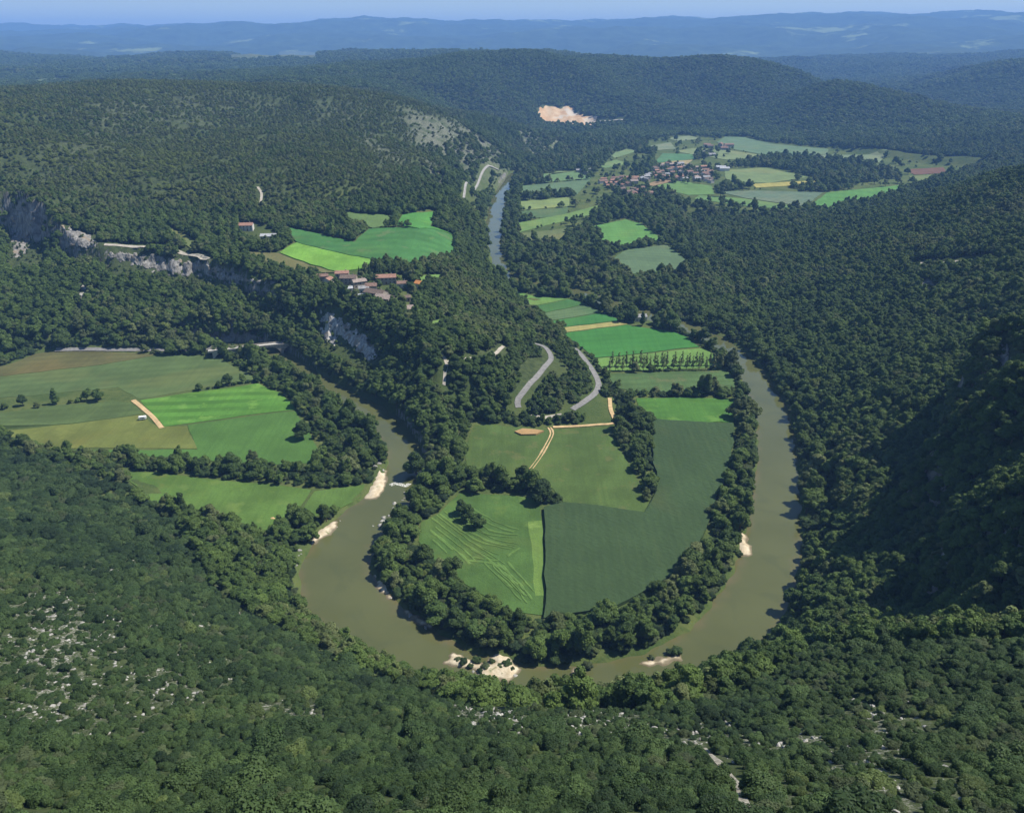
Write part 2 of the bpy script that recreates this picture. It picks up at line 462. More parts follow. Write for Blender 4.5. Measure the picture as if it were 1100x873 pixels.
# ------------------------------------------------------------------ river
def water_material():
    t = NT('muddy_water'); p = t.pos()
    n = t.noise(p, .02, 3)
    c = t.mix(t.rng(n, .3, .7), (.078, .086, .032), (.094, .102, .040))
    e = t.attr('edge')
    st = t.math('ADD', e, t.math('MULTIPLY', t.math('SUBTRACT', t.noise(p, .09, 4, .6), .5), .9))
    c = t.mix(t.math('MULTIPLY', t.rng(st, .55, 1.0), .75), c, (.125, .105, .052))      # shallows over sand
    c = t.mix(t.math('MULTIPLY', t.rng(t.noise(p, .045, 4, .6, .8), .5, .66), .35), c, (.062, .074, .032))
    b = t.bump(t.noise(p, .9, 3, .6), .05, .25)
    return t.bsdf(c, .035, .5, b, IOR=1.33)
RL = smooth_line([(*onz(a, b, -1.0), w) for a, b, w in RIV], 10)
tg = np.gradient(RL[:, :2], axis=0); tg /= np.linalg.norm(tg, axis=1)[:, None]
nr = np.column_stack([-tg[:, 1], tg[:, 0]])
offs = np.linspace(-1, 1, 7)
V = []
for k in offs:
    q = RL[:, :2] + nr * ((RL[:, 2] + 6) * k)[:, None]
    V.append(np.column_stack([q, np.full(len(q), -1.1)]))
V = np.stack(V, 1); n0, n1 = V.shape[:2]
ix = np.arange(n0 * n1).reshape(n0, n1)
wq = np.stack([ix[:-1, :-1], ix[1:, :-1], ix[1:, 1:], ix[:-1, 1:]], -1).reshape(-1, 4)
tag(link('river', mesh_np('river', V.reshape(-1, 3), wq, [water_material()], {'edge': np.tile(np.abs(offs), n0)})), 'muddy green river bending in a wide loop', kind='structure')

# ------------------------------------------------------------------ fields
def crop_material(col, rows=None, amt=.25, spots=None, fine=.25, name='crop'):
    t = NT(name); p = t.pos()
    lo = tuple(c * (1 - fine) for c in col); hi = tuple(c * (1 + fine) for c in col)
    c = t.mix(t.rng(t.noise(p, .035, 5, .6), .3, .7), lo, hi)
    c = t.mix(t.math('MULTIPLY', t.rng(t.noise(p, .8, 4, .7), .35, .65), .35), c, tuple(x * .6 for x in col))
    c = t.mix(t.math('MULTIPLY', t.rng(t.noise(p, .012, 3, .5, .5), .52, .64), .45), c, (col[0] * 1.25 + .012, col[1] * 1.02, col[2] * .95))
    hgt_ = t.noise(p, .9, 4, .7)
    mr = t.n('ShaderNodeMapping', i_Vector=p, i_Rotation=(0, 0, rows[0] if rows else 1.35), i_Scale=(.42, .012, 1))
    ln = t.noise(mr.outputs[0], 1.0, 5, .7)          # drill rows, mower passes and wheel marks along the field
    c = t.mix(t.math('MULTIPLY', t.rng(ln, .48, .68), .34), c, tuple(x * .62 for x in col))
    c = t.mix(t.math('MULTIPLY', t.rng(ln, .46, .30), .22), c, (col[0] * 1.4 + .01, col[1] * 1.22, col[2] * 1.1))
    wr = t.rng(t.noise(p, .022, 6, .72), .60, .70)    # thin, dry places
    c = t.mix(t.math('MULTIPLY', wr, .5), c, (col[0] * .9 + .05, col[1] * .72 + .03, col[2] * .8 + .01))
    if rows:
        ang, wl = rows
        mp = t.n('ShaderNodeMapping', i_Vector=p, i_Rotation=(0, 0, ang))
        w = t.n('ShaderNodeTexWave', i_Vector=mp.outputs[0], i_Scale=2 * math.pi / wl / 20 * 1.0, i_Distortion=1.5, i_Detail=2.0, i_Detail_Scale=.6).outputs['Fac']
        w2 = t.math('MULTIPLY', t.rng(w, .25, .8), t.rng(t.noise(p, .03, 3), .3, .6))
        c = t.mix(t.math('MULTIPLY', w2, amt * 1.6), c, tuple(x * .55 for x in col))
    if spots:
        c = t.mix(t.math('MULTIPLY', t.rng(t.noise(p, .06, 5, .65), .55, .66), .7), c, spots)
    return t.bsdf(c, .9, .1, t.bump(hgt_, .5, .4))

OPEN = []       # world polygons that stay free of wood
FIELDN = [0]
def sheet(P, top, lift, cell=None, rough=0.0, skirt=True, mat=None, name='field', jit=1.5, parent=None):
    """a sheet laid over the terrain inside polygon P, `lift` metres proud of it"""
    Q = []
    n = len(P)
    for i in range(n):
        a, b = np.array(P[i]), np.array(P[(i + 1) % n])
        m = max(1, int(np.linalg.norm(b - a) / 9))
        for k in range(m):
            q = a + (b - a) * k / m
            if jit: q = q + np.array([pnoise(q[0] / 11, q[1] / 11, 3), pnoise(q[0] / 11, q[1] / 11, 4)]).ravel() * jit
            Q.append(q)
    bm = bmesh.new()
    f = bm.faces.new([bm.verts.new((q[0], q[1], 0)) for q in Q])
    if f.normal.z < 0 or True:
        f.normal_update()
        if f.normal.z < 0: f.normal_flip()
    if cell:
        Q = np.array(Q)
        for ax in (0, 1):
            v = Q[:, ax].min() + cell
            while v < Q[:, ax].max():
                co = [0, 0, 0]; co[ax] = v; no = [0, 0, 0]; no[ax] = 1
                bmesh.ops.bisect_plane(bm, geom=bm.verts[:] + bm.edges[:] + bm.faces[:], plane_co=co, plane_no=no)
                v += cell
    be = [e for e in bm.edges if e.is_boundary]
    bv = {v for e in be for v in e.verts}
    vs = list(bm.verts)
    A = np.array([v.co[:] for v in vs])
    h = hgt(A[:, 0], A[:, 1]) + lift
    if rough: h = h + (pnoise(A[:, 0] / 9, A[:, 1] / 9, 8) * .5 + rng.uniform(-.5, .5, len(A))) * rough
    for v, z in zip(vs, h): v.co.z = z
    if skirt:
        r = bmesh.ops.extrude_edge_only(bm, edges=be)
        for g in r['geom']:
            if isinstance(g, bmesh.types.BMVert): g.co.z = float(hgt(g.co.x, g.co.y)) - .6
    bmesh.ops.recalc_face_normals(bm, faces=bm.faces[:])
    me = bpy.data.meshes.new(name); bm.to_mesh(me); bm.free()
    if mat: me.materials.append(mat)
    return link(name, me, parent)

def field(label, px, col, rows=None, amt=.25, plateau=False, lift=None, name='field', spots=None, cell=None, rough=0, fine=.2, keep=2.0, mat=None):
    if plateau:
        x, y, z = at([p[0] for p in px], [p[1] for p in px]); P = np.column_stack([x, y])
    else: P = pz(px)
    FIELDN[0] += 1
    lf = (lift if lift else .12) + .012 * FIELDN[0]
    if plateau: lf += .35
    OPEN.append((P, keep))
    o = sheet(P, None, lf, cell or (14 if plateau else None), rough, True, mat or crop_material(col, rows, amt, spots, fine))
    o.name = name
    return tag(o, label, kind='structure')

def G(r, g, b, k=.60):
    c = lin(r, g, b); m = sum(c) / 3
    c = tuple((v * .82 + m * .18) * k for v in c); return (c[0] * 1.10, c[1], c[2] * .84)
field('brownish green stubble strip at the far edge of the left fields', [(-60, 404), (8, 392), (40, 380), (85, 377), (130, 379), (170, 381), (108, 392), (60, 397), (5, 404)], G(112, 118, 72), (1.4, 9), .2)
field('large dull grey green field below the wooded cliff', [(-60, 405), (5, 404.5), (60, 397.5), (108, 392.5), (170, 381.5), (232, 383), (256, 396), (275, 407), (150, 429), (126, 416), (60, 423), (-60, 432)], G(100, 132, 78), (1.35, 10), .2)
field('bright lime green striped field beside the tree lined river', [(151, 430), (277, 412), (300, 422), (318, 440), (258, 447), (176, 458), (160, 440)], G(96, 164, 56), (1.5, 12), .45, spots=G(124, 184, 72))
field('narrow grey green crop strip beneath the hedge on the left', [(-60, 446), (5, 443), (50, 437), (120, 431), (143, 433), (152, 445), (20, 461), (-60, 466)], G(98, 128, 72), (1.4, 8), .2)
field('olive mown meadow with the dirt track end', [(-40, 468), (20, 462), (152, 446), (170, 458), (200, 458), (212, 482), (120, 481), (52, 482), (15, 470)], G(120, 138, 64), None, spots=G(134, 150, 72))
field('green meadow between lime field and long hedge', [(201, 457), (258, 448.5), (318, 441.5), (345, 488), (338, 497), (300, 499), (200, 494), (118, 486), (60, 484), (212, 483)], G(88, 140, 62), None, fine=.15)
field('green meadow below the long hedge on the left', [(127, 507), (165, 508), (230, 515), (290, 520), (334, 526), (322, 545), (300, 570), (280, 572), (235, 555), (200, 543), (165, 543)], G(98, 142, 60), None, spots=G(116, 152, 68))
field('small riverside grass plot between hedge and river trees', [(338, 527), (393, 521), (388, 534), (360, 548), (334, 556), (326, 545)], G(98, 140, 62), None)
# loop
field('big green meadow with a pale farm track inside the loop', [(512, 452), (528, 456), (560, 460), (600, 461), (655, 459), (664, 480), (680, 505), (694, 530), (698, 547), (690, 551), (640, 543), (606, 540), (592, 522), (560, 514), (498, 506), (500, 480)], G(92, 126, 62), (.4, 14), .12, spots=G(112, 124, 72))
field('rough grass field with pale mown swaths inside the loop', [(452, 562), (470, 552), (494, 530), (545, 532), (580, 538), (583, 560), (583.5, 590), (584, 662), (545, 655), (500, 628), (468, 604), (450, 582)], G(86, 130, 62), None, spots=G(102, 140, 62), fine=.25)
field('yellowish grass strip along the maize edge', [(568, 560), (583, 560), (584, 640), (576, 640)], G(116, 160, 72), None, spots=G(140, 180, 84))
field('dark grey green maize field filling the loop', [(585.5, 546), (606, 542), (640, 545), (690, 553), (706, 530), (702, 490), (700, 452), (740, 455), (789, 457), (784, 500), (770, 540), (752, 585), (722, 620), (662, 654), (585.5, 667)], G(72, 104, 66), (.05, 4), .10, lift=1.7, cell=1.6, rough=.16, fine=.10)
field('bright green crop strip across the top of the loop', [(682, 428), (740, 427), (789, 428.5), (788, 454), (740, 453), (692, 450)], G(84, 146, 56), (1.5, 8), .2, spots=G(112, 168, 66))
field('dull green field below the poplar row', [(652, 402), (780, 398), (787, 408), (790, 419), (720, 421), (678, 421), (662, 416)], G(92, 132, 78), (1.5, 9), .2, spots=G(118, 130, 88))
field('pale green grass under the poplar row', [(638, 386), (752, 374), (764, 379), (776, 395), (650, 399)], G(116, 168, 78), None)
field('pale green triangle field at the river bend', [(552, 312), (576, 319), (611, 321), (568, 330)], G(112, 170, 82), None)
field('dark green crop strip next to the pale triangle', [(568, 330.6), (612, 321.6), (629, 327), (579, 337)], G(72, 140, 74), None)
field('grey green crop strip in the middle of the stripes', [(579, 337.6), (629, 327.6), (646, 336), (587, 345)], G(96, 142, 96), (1.2, 7), .3)
field('deep green crop strip above the straw strip', [(587, 345.6), (647, 336.6), (668, 344), (598, 352.5)], G(66, 146, 72), None)
field('narrow straw coloured strip between green crops', [(598, 353), (668, 345), (674, 348.5), (605, 357.5)], G(186, 186, 112), None)
field('large deep green field near the hairpin road', [(605, 358.3), (673, 349.5), (724, 357), (738, 363), (750, 372.5), (640, 385), (620, 371)], G(70, 152, 66), (1.4, 10), .12, fine=.12)
# middle distance
F2 = [('bright green field between dark poplar woods', [(633, 244), (672, 236), (689, 241), (711, 257), (690, 264), (668, 268), (652, 262)], G(104, 172, 82)),
      ('smooth grey green field past the bright one', [(654, 281), (672, 269), (716, 263), (739, 281), (728, 291), (680, 299)], G(104, 142, 104)),
      ('pale green plot on the right of the far reach', [(558, 217), (612, 212), (611, 222), (560, 226)], G(142, 174, 104)),
      ('dull green plot under the pale plot', [(559, 227), (611, 223), (608, 232), (558, 236)], G(96, 136, 88)),
      ('long pale field running towards the village wood', [(556, 240), (608, 230), (642, 221), (634, 231), (596, 240), (557, 250)], G(122, 168, 88)),
      ('olive plot by the water at the far bend', [(557, 251), (607, 246), (609, 257), (570, 261)], G(118, 140, 88)),
      ('grey green field beyond the poplars', [(560, 200), (634, 193), (620, 209), (560, 212)], G(106, 146, 108)),
      ('thin green field edge near the far poplars', [(583, 187), (618, 184.5), (636, 192), (585, 196)], G(114, 160, 104)),
      ('pale field left of the village wood', [(590, 188), (600, 184), (622, 184.3), (585, 187)], G(128, 164, 108)),
      ('green field right of the village on the slope', [(700, 201), (728, 194.5), (764, 200), (768, 209), (740, 210)], G(112, 164, 88)),
      ('brown ploughed strip at the village edge', [(694, 199), (708, 193), (728, 193.5), (702, 200)], G(170, 150, 118)),
      ('green wedge field above the farm', [(770, 153), (779, 147), (800, 147.5), (830, 155), (890, 160.5), (888, 166), (830, 168), (790, 161)], G(112, 152, 116)),
      ('pale field beside the far forest edge', [(838, 168.5), (890, 166.5), (952, 167), (944, 175), (880, 171)], G(128, 158, 120)),
      ('sage green field right of the village', [(778, 183), (822, 180.5), (868, 190.5), (826, 197), (780, 196)], G(130, 162, 104)),
      ('narrow yellow crop strip', [(808, 198), (878, 194), (872, 198.5), (812, 202)], G(190, 190, 96)),
      ('grey green field with dark hedge line', [(770, 206), (812, 205), (884, 207), (864, 222), (800, 213)], G(112, 146, 122)),
      ('light green strip below the grey field', [(752, 210), (799, 213.6), (862, 223), (820, 224), (745, 214)], G(112, 162, 92)),
      ('bright green pasture before the wooded hill', [(867, 223.5), (889, 207), (972, 199), (968, 210), (934, 223)], G(96, 166, 78)),
      ('reddish brown ploughed field', [(972, 182.5), (1013, 180), (1018, 186), (982, 188)], G(132, 100, 82)),
      ('olive plot beside the ploughed field', [(976, 190), (1014, 187), (1040, 182), (1024, 191), (990, 196)], G(122, 148, 88)),
      ('green plot behind the village roofs', [(704, 174), (712, 165), (743, 166), (747, 171), (708, 175)], G(92, 154, 104)),
      ('tan stubble strip behind the village', [(708, 176), (720, 173.5), (744, 172), (738, 176.5)], G(184, 176, 128)),
      ('pale meadow left of the far farm', [(724, 163), (744, 159.5), (784, 162), (832, 169), (780, 172)], G(136, 164, 112)),
      ('far grey green meadow at the forest edge', [(694, 158), (720, 153), (726, 160), (700, 162)], G(134, 160, 128)),
      ('small meadow beside the far poplars', [(655, 166), (676, 160), (684, 163), (660, 170)], G(128, 166, 112)),
      ('light meadow left of the village trees', [(640, 178), (662, 172), (676, 176), (650, 181)], G(122, 166, 104)),
      ('far light meadow below the mid hill', [(716, 149), (740, 146), (752, 149), (730, 152)], G(140, 166, 128))]
for k, (lb, px, c) in enumerate(F2):
    field(lb, px, c, (rng.uniform(0, 3), 12), .15, spots=None, fine=.15)
# plateau
field('lime green field on the plateau above the hamlet', [(300, 272), (318, 261.5), (406, 280.5), (415, 283), (384, 290), (362, 293)], G(122, 190, 66), None, plateau=True, spots=G(140, 205, 84))
field('wide deep green field on the plateau', [(307, 245), (340, 251.5), (381, 261), (396, 247), (450, 247), (486, 254), (487, 278), (442, 288), (407, 280), (318, 261)], G(76, 146, 76), (1.3, 14), .2, plateau=True, spots=G(108, 140, 88))
field('olive field at the foot of the plateau hill', [(366, 228), (417, 232), (422, 242), (400, 246), (378, 239)], G(108, 148, 84), None, plateau=True)
field('bright green corner field on the plateau', [(431, 232), (468, 228), (463, 244), (485, 252), (450, 246.3), (426, 243)], G(84, 164, 72), None, plateau=True)
field('dry olive verge along the plateau edge', [(259, 272), (299, 273), (361, 294), (326, 293.5), (287, 285)], G(124, 132, 84), None, plateau=True)
field('small green paddock beside the hamlet', [(451, 298), (474, 296), (472, 302), (454, 304)], G(116, 166, 82), None, plateau=True)
field('small clearing on the spur among the trees', [(458, 348), (486, 343), (484, 351), (465, 353)], G(112, 166, 84), None, plateau=True)
field('sloping meadow strip above the cliff road', [(180, 245), (200, 253), (215, 264), (205, 268), (190, 258)], G(116, 138, 84), None, plateau=True)
field('far pale plateau field', [(240, 61), (300, 56), (345, 56), (340, 66), (250, 66)], G(104, 124, 88), None, plateau=True)
field('far pale plateau strip', [(20, 87), (60, 84), (80, 86), (40, 90)], G(100, 126, 84), None, plateau=True)
for px in ([(553, 400), (575, 382), (583, 390), (570, 412)], [(590, 395), (605, 388), (612, 400), (600, 412)], [(588, 420), (598, 415), (600, 430), (592, 436)], [(602, 430), (612, 428), (614, 442), (604, 445)],
           [(606, 440), (640, 420), (652, 440), (650, 456), (640, 456)], [(528, 390), (545, 380), (546, 388)], [(640, 430), (656, 432), (655, 456), (646, 456)], [(478, 392), (486, 388), (488, 396)]):
    x, y, z = at([p[0] for p in px], [p[1] for p in px]); OPEN.append((np.column_stack([x, y]), 0))

for px in ([(0, 424), (60, 424), (126, 418), (150, 431), (143, 433), (120, 431), (50, 437), (5, 443), (-60, 446), (-60, 430)], ):
    OPEN.append((pz(px), 0))
for px in ([(112, 264), (222, 280), (224, 288), (112, 273)],):
    x, y, z = at([p[0] for p in px], [p[1] for p in px]); OPEN.append((np.column_stack([x, y]), 0))
OPEN.append((pz([(493, 250, 10), (497, 232, 10), (502, 217, 10), (511, 204, 10), (524, 191, 10), (531, 192, 10), (516, 208, 10), (507, 223, 10), (503, 250, 10)]), 0))
for px in ([(342, 295), (372, 292), (400, 290), (425, 295), (447, 303), (462, 305), (450, 316), (443, 340), (425, 333), (400, 329), (370, 318), (345, 309)], [(255, 240), (280, 240), (300, 252), (298, 262), (280, 262), (258, 254)],
           [(700, 182), (712, 175), (740, 174), (770, 184), (768, 198), (745, 197), (705, 195)], [(642, 190), (684, 188), (700, 204), (702, 216), (664, 214), (642, 202)], [(756, 152), (788, 154), (786, 162), (756, 162)], [(678, 338), (700, 338), (700, 352), (680, 352)]):
    x, y, z = at([p[0] for p in px], [p[1] for p in px]); OPEN.append((np.column_stack([x, y]), 0))
field('bare sandy oval at the top of the loop meadow', [(553, 465), (562, 462.5), (576, 462.5), (584, 464), (574, 467), (560, 468)], (.34, .22, .10), None, lift=.5)
# swaths of cut grass lying on the mown field
def ribbon(name, P, w, lift, mat, parent=None, crown=0.0, cell=4.0):
    L = [P[0]]
    P = np.asarray(P, float)
    seg = np.linalg.norm(np.diff(P[:, :2], axis=0), axis=1); s = np.concatenate([[0], np.cumsum(seg)])
    n = max(2, int(s[-1] / cell))
    u = np.linspace(0, s[-1], n)
    X = np.interp(u, s, P[:, 0]); Y = np.interp(u, s, P[:, 1])
    t = np.gradient(np.column_stack([X, Y]), axis=0); t /= np.linalg.norm(t, axis=1)[:, None] + 1e-9
    nn = np.column_stack([-t[:, 1], t[:, 0]])
    V = []
    for k in (-1, -.5, 0, .5, 1):
        wob = name == 'swath' or w < 1; ww = w * (1 + (.75 if wob else .12) * pnoise(u / (4 if wob else 9), u * 0 + (.5 if wob else k), 5)) if np.isscalar(w) else w
        q = np.column_stack([X, Y]) + nn * (k * ww / 2)[:, None]
        V.append(np.column_stack([q, hgt(q[:, 0], q[:, 1]) + lift + crown * (1 - k * k)]))
    V = np.stack(V, 1)
    # keep the cross-section level with its middle so the carriageway does not tilt
    V[:, :, 2] = np.maximum(V[:, :, 2], V[:, 2:3, 2] - .2)
    ix = np.arange(V.shape[0] * 5).reshape(-1, 5)
    q = np.stack([ix[:-1, :-1], ix[1:, :-1], ix[1:, 1:], ix[:-1, 1:]], -1).reshape(-1, 4)
    return V.reshape(-1, 3), q
def join_ribbons(name, rib, mat, parent=None):
    V = np.concatenate([r[0] for r in rib]); o = 0; Q = []
    for r in rib: Q.append(r[1] + o); o += len(r[0])
    return link(name, mesh_np(name, V, np.concatenate(Q), [mat]), parent)
sw = []
for px in ([(463, 556), (500, 585), (530, 600)], [(472, 552), (510, 580), (548, 590)], [(482, 558), (520, 580), (552, 588)], [(488, 548), (520, 572), (550, 578)], [(500, 548), (530, 565), (552, 572)], [(462, 570), (490, 592), (505, 606)],
           [(465, 580), (480, 594)], [(520, 605), (545, 630), (560, 645)], [(528, 608), (552, 630), (566, 648)], [(535, 618), (550, 632)], [(540, 608), (558, 628), (568, 640)], [(500, 602), (530, 606)], [(545, 598), (553, 592)], [(505, 588), (537, 610)]):
    P = pz(px); P = smooth_line(P, 5); P = P + rng.normal(0, .15, P.shape)
    for dd in (0, 2.4):
        sw.append(ribbon('swath', P + dd + rng.normal(0, .12, P.shape), rng.uniform(.5, 1.2), .42, None, crown=.06, cell=1.6))
sfield = [o for o in COL.objects if o.get('label', '').startswith('rough grass field')][0]
join_ribbons('mown_swaths', sw, crop_material(G(104, 150, 72), None, spots=G(118, 164, 80), name='cut_grass'), sfield)

# ------------------------------------------------------------------ roads, tracks
asphalt = simple('worn_asphalt', (.19, .185, .175), .9, .18, .5)
dirt = simple('dirt_track', (.46, .33, .17), .95, .2, .4)
paleway = simple('pale_gravel', (.34, .31, .255), .95, .2, .4)
ROADS = []
def road(name, label, px, w, mat, z=None, lift=.3, clear=3.0, twin=False):
    if z == 'floor': P = pz(px)
    elif z: P = pz([(p[0], p[1], z) for p in px])
    else:
        x, y, zz = at([p[0] for p in px], [p[1] for p in px]); P = np.column_stack([x, y])
    P = smooth_line(P, 8)
    ROADS.append((P, w / 2 + clear))
    if twin:
        t = np.gradient(P, axis=0); t /= np.linalg.norm(t, axis=1)[:, None]; nn = np.column_stack([-t[:, 1], t[:, 0]])
        rib = [ribbon(name, P + nn * k, .8, lift, mat) for k in (-.85, .85)]
    else: rib = [ribbon(name, P, w, lift, mat)]
    return tag(join_ribbons(name, rib, mat), label, kind='structure')
road('road', 'grey hairpin road climbing the wooded spur', [(571, 369), (581, 371), (589, 377), (592, 386), (584, 396), (573, 409), (562, 422), (556, 430), (557, 438)], 3.9, asphalt, clear=5)
road('road', 'lower bend of the hairpin road beside the fields', [(617, 374), (625, 382), (634, 394), (641, 406), (643, 415), (638, 424), (626, 433), (615, 440)], 4.2, asphalt, clear=2.5)
road('path', 'pale parking strip under the hairpin', [(570, 447), (585, 449), (604, 446)], 4, paleway, clear=1)
road('track', 'sandy farm track along the meadow edge', [(594, 459), (620, 458), (645, 456), (660, 454), (656, 440), (655, 428)], 2.6, dirt, 'floor', .42)
road('track', 'sandy twin wheel track across the meadow', [(590, 459.5), (593, 466), (587, 479), (578, 494), (561, 516)], 2.4, dirt, 'floor', .45, twin=True)
road('track', 'sandy track end between the left fields', [(143, 430), (155, 440), (164, 448), (174, 460)], 3.0, dirt, 'floor', .4)
road('path', 'pale footpath on the spur crest', [(477, 414), (478, 400), (480, 390), (474, 380)], 2, paleway, clear=2.5)
road('path', 'pale lane across the spur among trees', [(480, 389), (500, 386), (526, 384), (534, 379), (541, 372)], 2.6, paleway, clear=3)
road('road', 'pale road cut along the cliff top', [(112, 263), (130, 264), (150, 265), (180, 268), (205, 274), (224, 279)], 5, paleway, clear=4)
road('railway', 'pale railway bed along the foot of the rocky hill', [(496, 244), (498, 232), (503, 219), (511, 206), (522, 194), (536, 186)], 3.2, simple('ballast', (.27, .26, .24), .95, .2, .5), 10.0, .4, clear=4)
road('road', 'grey road below the wooded cliff', [(60, 378), (100, 377), (150, 377), (200, 377), (232, 376), (262, 374), (282, 373)], 4.5, asphalt, 'floor', .5, clear=1)
road('path', 'pale stony trail on the near slope', [(803, 880), (799, 862), (789, 838), (776, 822), (765, 812), (757, 803)], .9, simple('trail_stones', (.27, .25, .20), .95, .4, 1.6), lift=.10, clear=1.2)
road('track', 'pale track on the right wooded hill', [(985, 283), (1000, 283), (1025, 281), (1052, 279)], 4.5, paleway, clear=6)
road('path', 'short pale path on the left hill scrub', [(277, 201), (281, 208), (280, 218)], 2.5, paleway, clear=3)
road('road', 'pale road below the far quarry', [(640, 132), (650, 130), (672, 129)], 7, paleway, clear=12)

# ------------------------------------------------------------------ gravel and sand banks
def bank_material():
    t = NT('river_gravel'); p = t.pos()
    n = t.noise(p, .35, 5, .7); n2 = t.noise(p, 2.5, 3, .7)
    c = t.mix(t.rng(n, .3, .7), (.42, .34, .22), (.62, .54, .40))
    c = t.mix(t.math('MULTIPLY', t.rng(n2, .5, .7), .5), c, (.30, .26, .18))
    c = t.mix(t.math('MULTIPLY', t.rng(t.noise(p, .16, 3), .60, .68), .8), c, (.10, .13, .04))
    zz = t.n('ShaderNodeSeparateXYZ', i_0=p).outputs[2]
    c = t.mix(t.rng(zz, -.95, -.55), (.16, .135, .085), c)      # wet stones at the water's edge
    return t.bsdf(c, .95, .1, t.bump(n2, .6, .3))
gravel = bank_material()
BANKS = []
def sandbank(label, px, hmax):
    P = pz([(a, b, -1.0) for a, b in px])
    P = smooth_line(np.vstack([P, P[:1]]), 4)[:-1]
    lo, hi = P.min(0), P.max(0)
    st = max(.7, (hi - lo).max() / 45)
    xs = np.arange(lo[0] - 6, hi[0] + 6, st); ys = np.arange(lo[1] - 6, hi[1] + 6, st)
    X, Y = np.meshgrid(xs, ys, indexing='ij')
    d = sdist(P, X, Y) + fbm(X / 5, Y / 5, 61, 3) * 1.3
    zz = -1.7 + hmax * sstep(-1.0, 5, d) + .6 * sstep(-2, .8, d) + fbm(X / 2.2, Y / 2.2, 66, 2) * .15 * sstep(0, 2, d)
    zz = np.where(d < -2.6, -5.0, zz)
    ix = np.arange(X.size).reshape(X.shape)
    q = np.stack([ix[:-1, :-1], ix[1:, :-1], ix[1:, 1:], ix[:-1, 1:]], -1).reshape(-1, 4)
    keep = (d.ravel()[q] > -2.6).all(1)
    q = q[keep]; used = np.unique(q); mp = np.zeros(X.size, int); mp[used] = np.arange(len(used))
    V = np.stack([X, Y, zz], -1).reshape(-1, 3)[used]
    o = link('sandbank', mesh_np('sandbank', V, mp[q], [gravel], None, True))
    BANKS.append(P); OPEN.append((P, -1.0))
    return tag(o, label, 'gravel bank')
sandbank('large forked gravel spit at the bottom of the river loop', [(476, 712), (486, 700), (500, 706), (520, 712), (533, 700), (550, 708), (561, 722), (548, 731), (524, 732), (505, 730), (512, 722), (494, 718)], 1.4)
sandbank('white tapering sand bank below the big riverside tree', [(404, 502), (412, 500), (416, 516), (410, 530), (402, 537), (392, 534), (397, 518)], 1.5)
sandbank('long thin pale shore left of the gravel spit', [(434, 654), (444, 657), (456, 665), (466, 671), (462, 675), (446, 668), (434, 660)], 1.1)
sandbank('pale rocky ledge jutting from the inner bank', [(402, 618), (412, 614), (418, 628), (422, 642), (414, 642), (404, 630)], 1.2)
sandbank('small tan beach under the bushes at the loop bottom', [(612, 722), (618, 716), (629, 714), (626, 724), (620, 729)], 1.2)
sandbank('tan beach strip near the right end of the loop bottom', [(684, 712), (700, 708), (720, 703), (728, 697), (731, 707), (716, 713), (698, 716)], 1.2)
sandbank('pale sandy beach jutting into the right reach', [(790, 577), (797, 570), (805, 582), (808, 592), (800, 598), (790, 594)], 1.2)
sandbank('pale stony shore on the outer left bank', [(332, 579), (340, 570), (354, 561), (364, 560), (358, 572), (346, 579), (335, 585)], 1.2)
sandbank('narrow white shore fringe on the far left bank', [(314, 606), (320, 594), (328, 588), (326, 598), (320, 612), (318, 622)], 1.2)
# ------------------------------------------------------------------ bare rock bands of the cliffs
def cliff_material(k=1.0):
    t = NT('cliff_limestone'); p = t.pos()
    mp = t.n('ShaderNodeMapping', i_Vector=p, i_Scale=(1, 1, .25))
    n = t.noise(mp.outputs[0], .35, 6, .7); n2 = t.noise(p, .9, 4, .7)
    c = t.mix(t.rng(n, .32, .68), (.10 * k, .095 * k, .085 * k), (.34 * k, .325 * k, .295 * k))
    c = t.mix(t.math('MULTIPLY', t.rng(n2, .5, .68), .6), c, (.10, .10, .075))
    c = t.mix(t.math('MULTIPLY', t.rng(t.noise(p, .10, 4), .56, .64), .7), c, (.26, .20, .13))
    return t.bsdf(c, .95, .1, t.bump(n2, .7, .6))
CLIFFM = cliff_material(); CLIFFW = cliff_material(1.75)
def cliff(label, poly, out=2.2, seed=0, step=1.3):
    P = np.array(poly, float)
    xs = np.arange(P[:, 0].min() - 2, P[:, 0].max() + 2, step); ys = np.arange(P[:, 1].min() - 2, P[:, 1].max() + 2, step * .8)
    A, B = np.meshgrid(xs, ys, indexing='ij')
    x, y, z = (v.reshape(A.shape) for v in at(A.ravel(), B.ravel()))
    d = sdist(P, A, B) + fbm(A / 7, B / 7, seed, 3) * 5
    r = np.hypot(x, y); w = sstep(-1, 3, d)
    o = (out * (.5 + .9 * pnoise(x / 5, z / 22, seed + 1) + .6 * pnoise(x / 17 + 5, z / 6, seed + 2)) + .5 * pnoise(x / 1.6, z / 2.2, seed + 3)) * w - 1.5 * (1 - w)
    x = x - x / r * o; y = y - y / r * o
    V = np.stack([x, y, z + .25 * w], -1).reshape(-1, 3)
    ix = np.arange(A.size).reshape(A.shape)
    q = np.stack([ix[:-1, :-1], ix[1:, :-1], ix[1:, 1:], ix[:-1, 1:]], -1).reshape(-1, 4)
    span = np.ptp(V[q][:, :, 1], axis=1)
    q = q[(d.ravel()[q] > -2).all(1) & (span < 22)]
    used = np.unique(q); mpp = np.zeros(A.size, int); mpp[used] = np.arange(len(used))
    return tag(link('cliff', mesh_np('cliff', V[used], mpp[q], [CLIFFW if 'hamlet' in label or 'cleft' in label else CLIFFM])), label, kind='structure')
cliff('pale slanting limestone cliff under the hamlet', [(344, 334), (358, 336), (374, 348), (398, 366), (406, 386), (392, 386), (380, 374), (364, 362), (358, 372), (346, 366)], 2.8, 3)
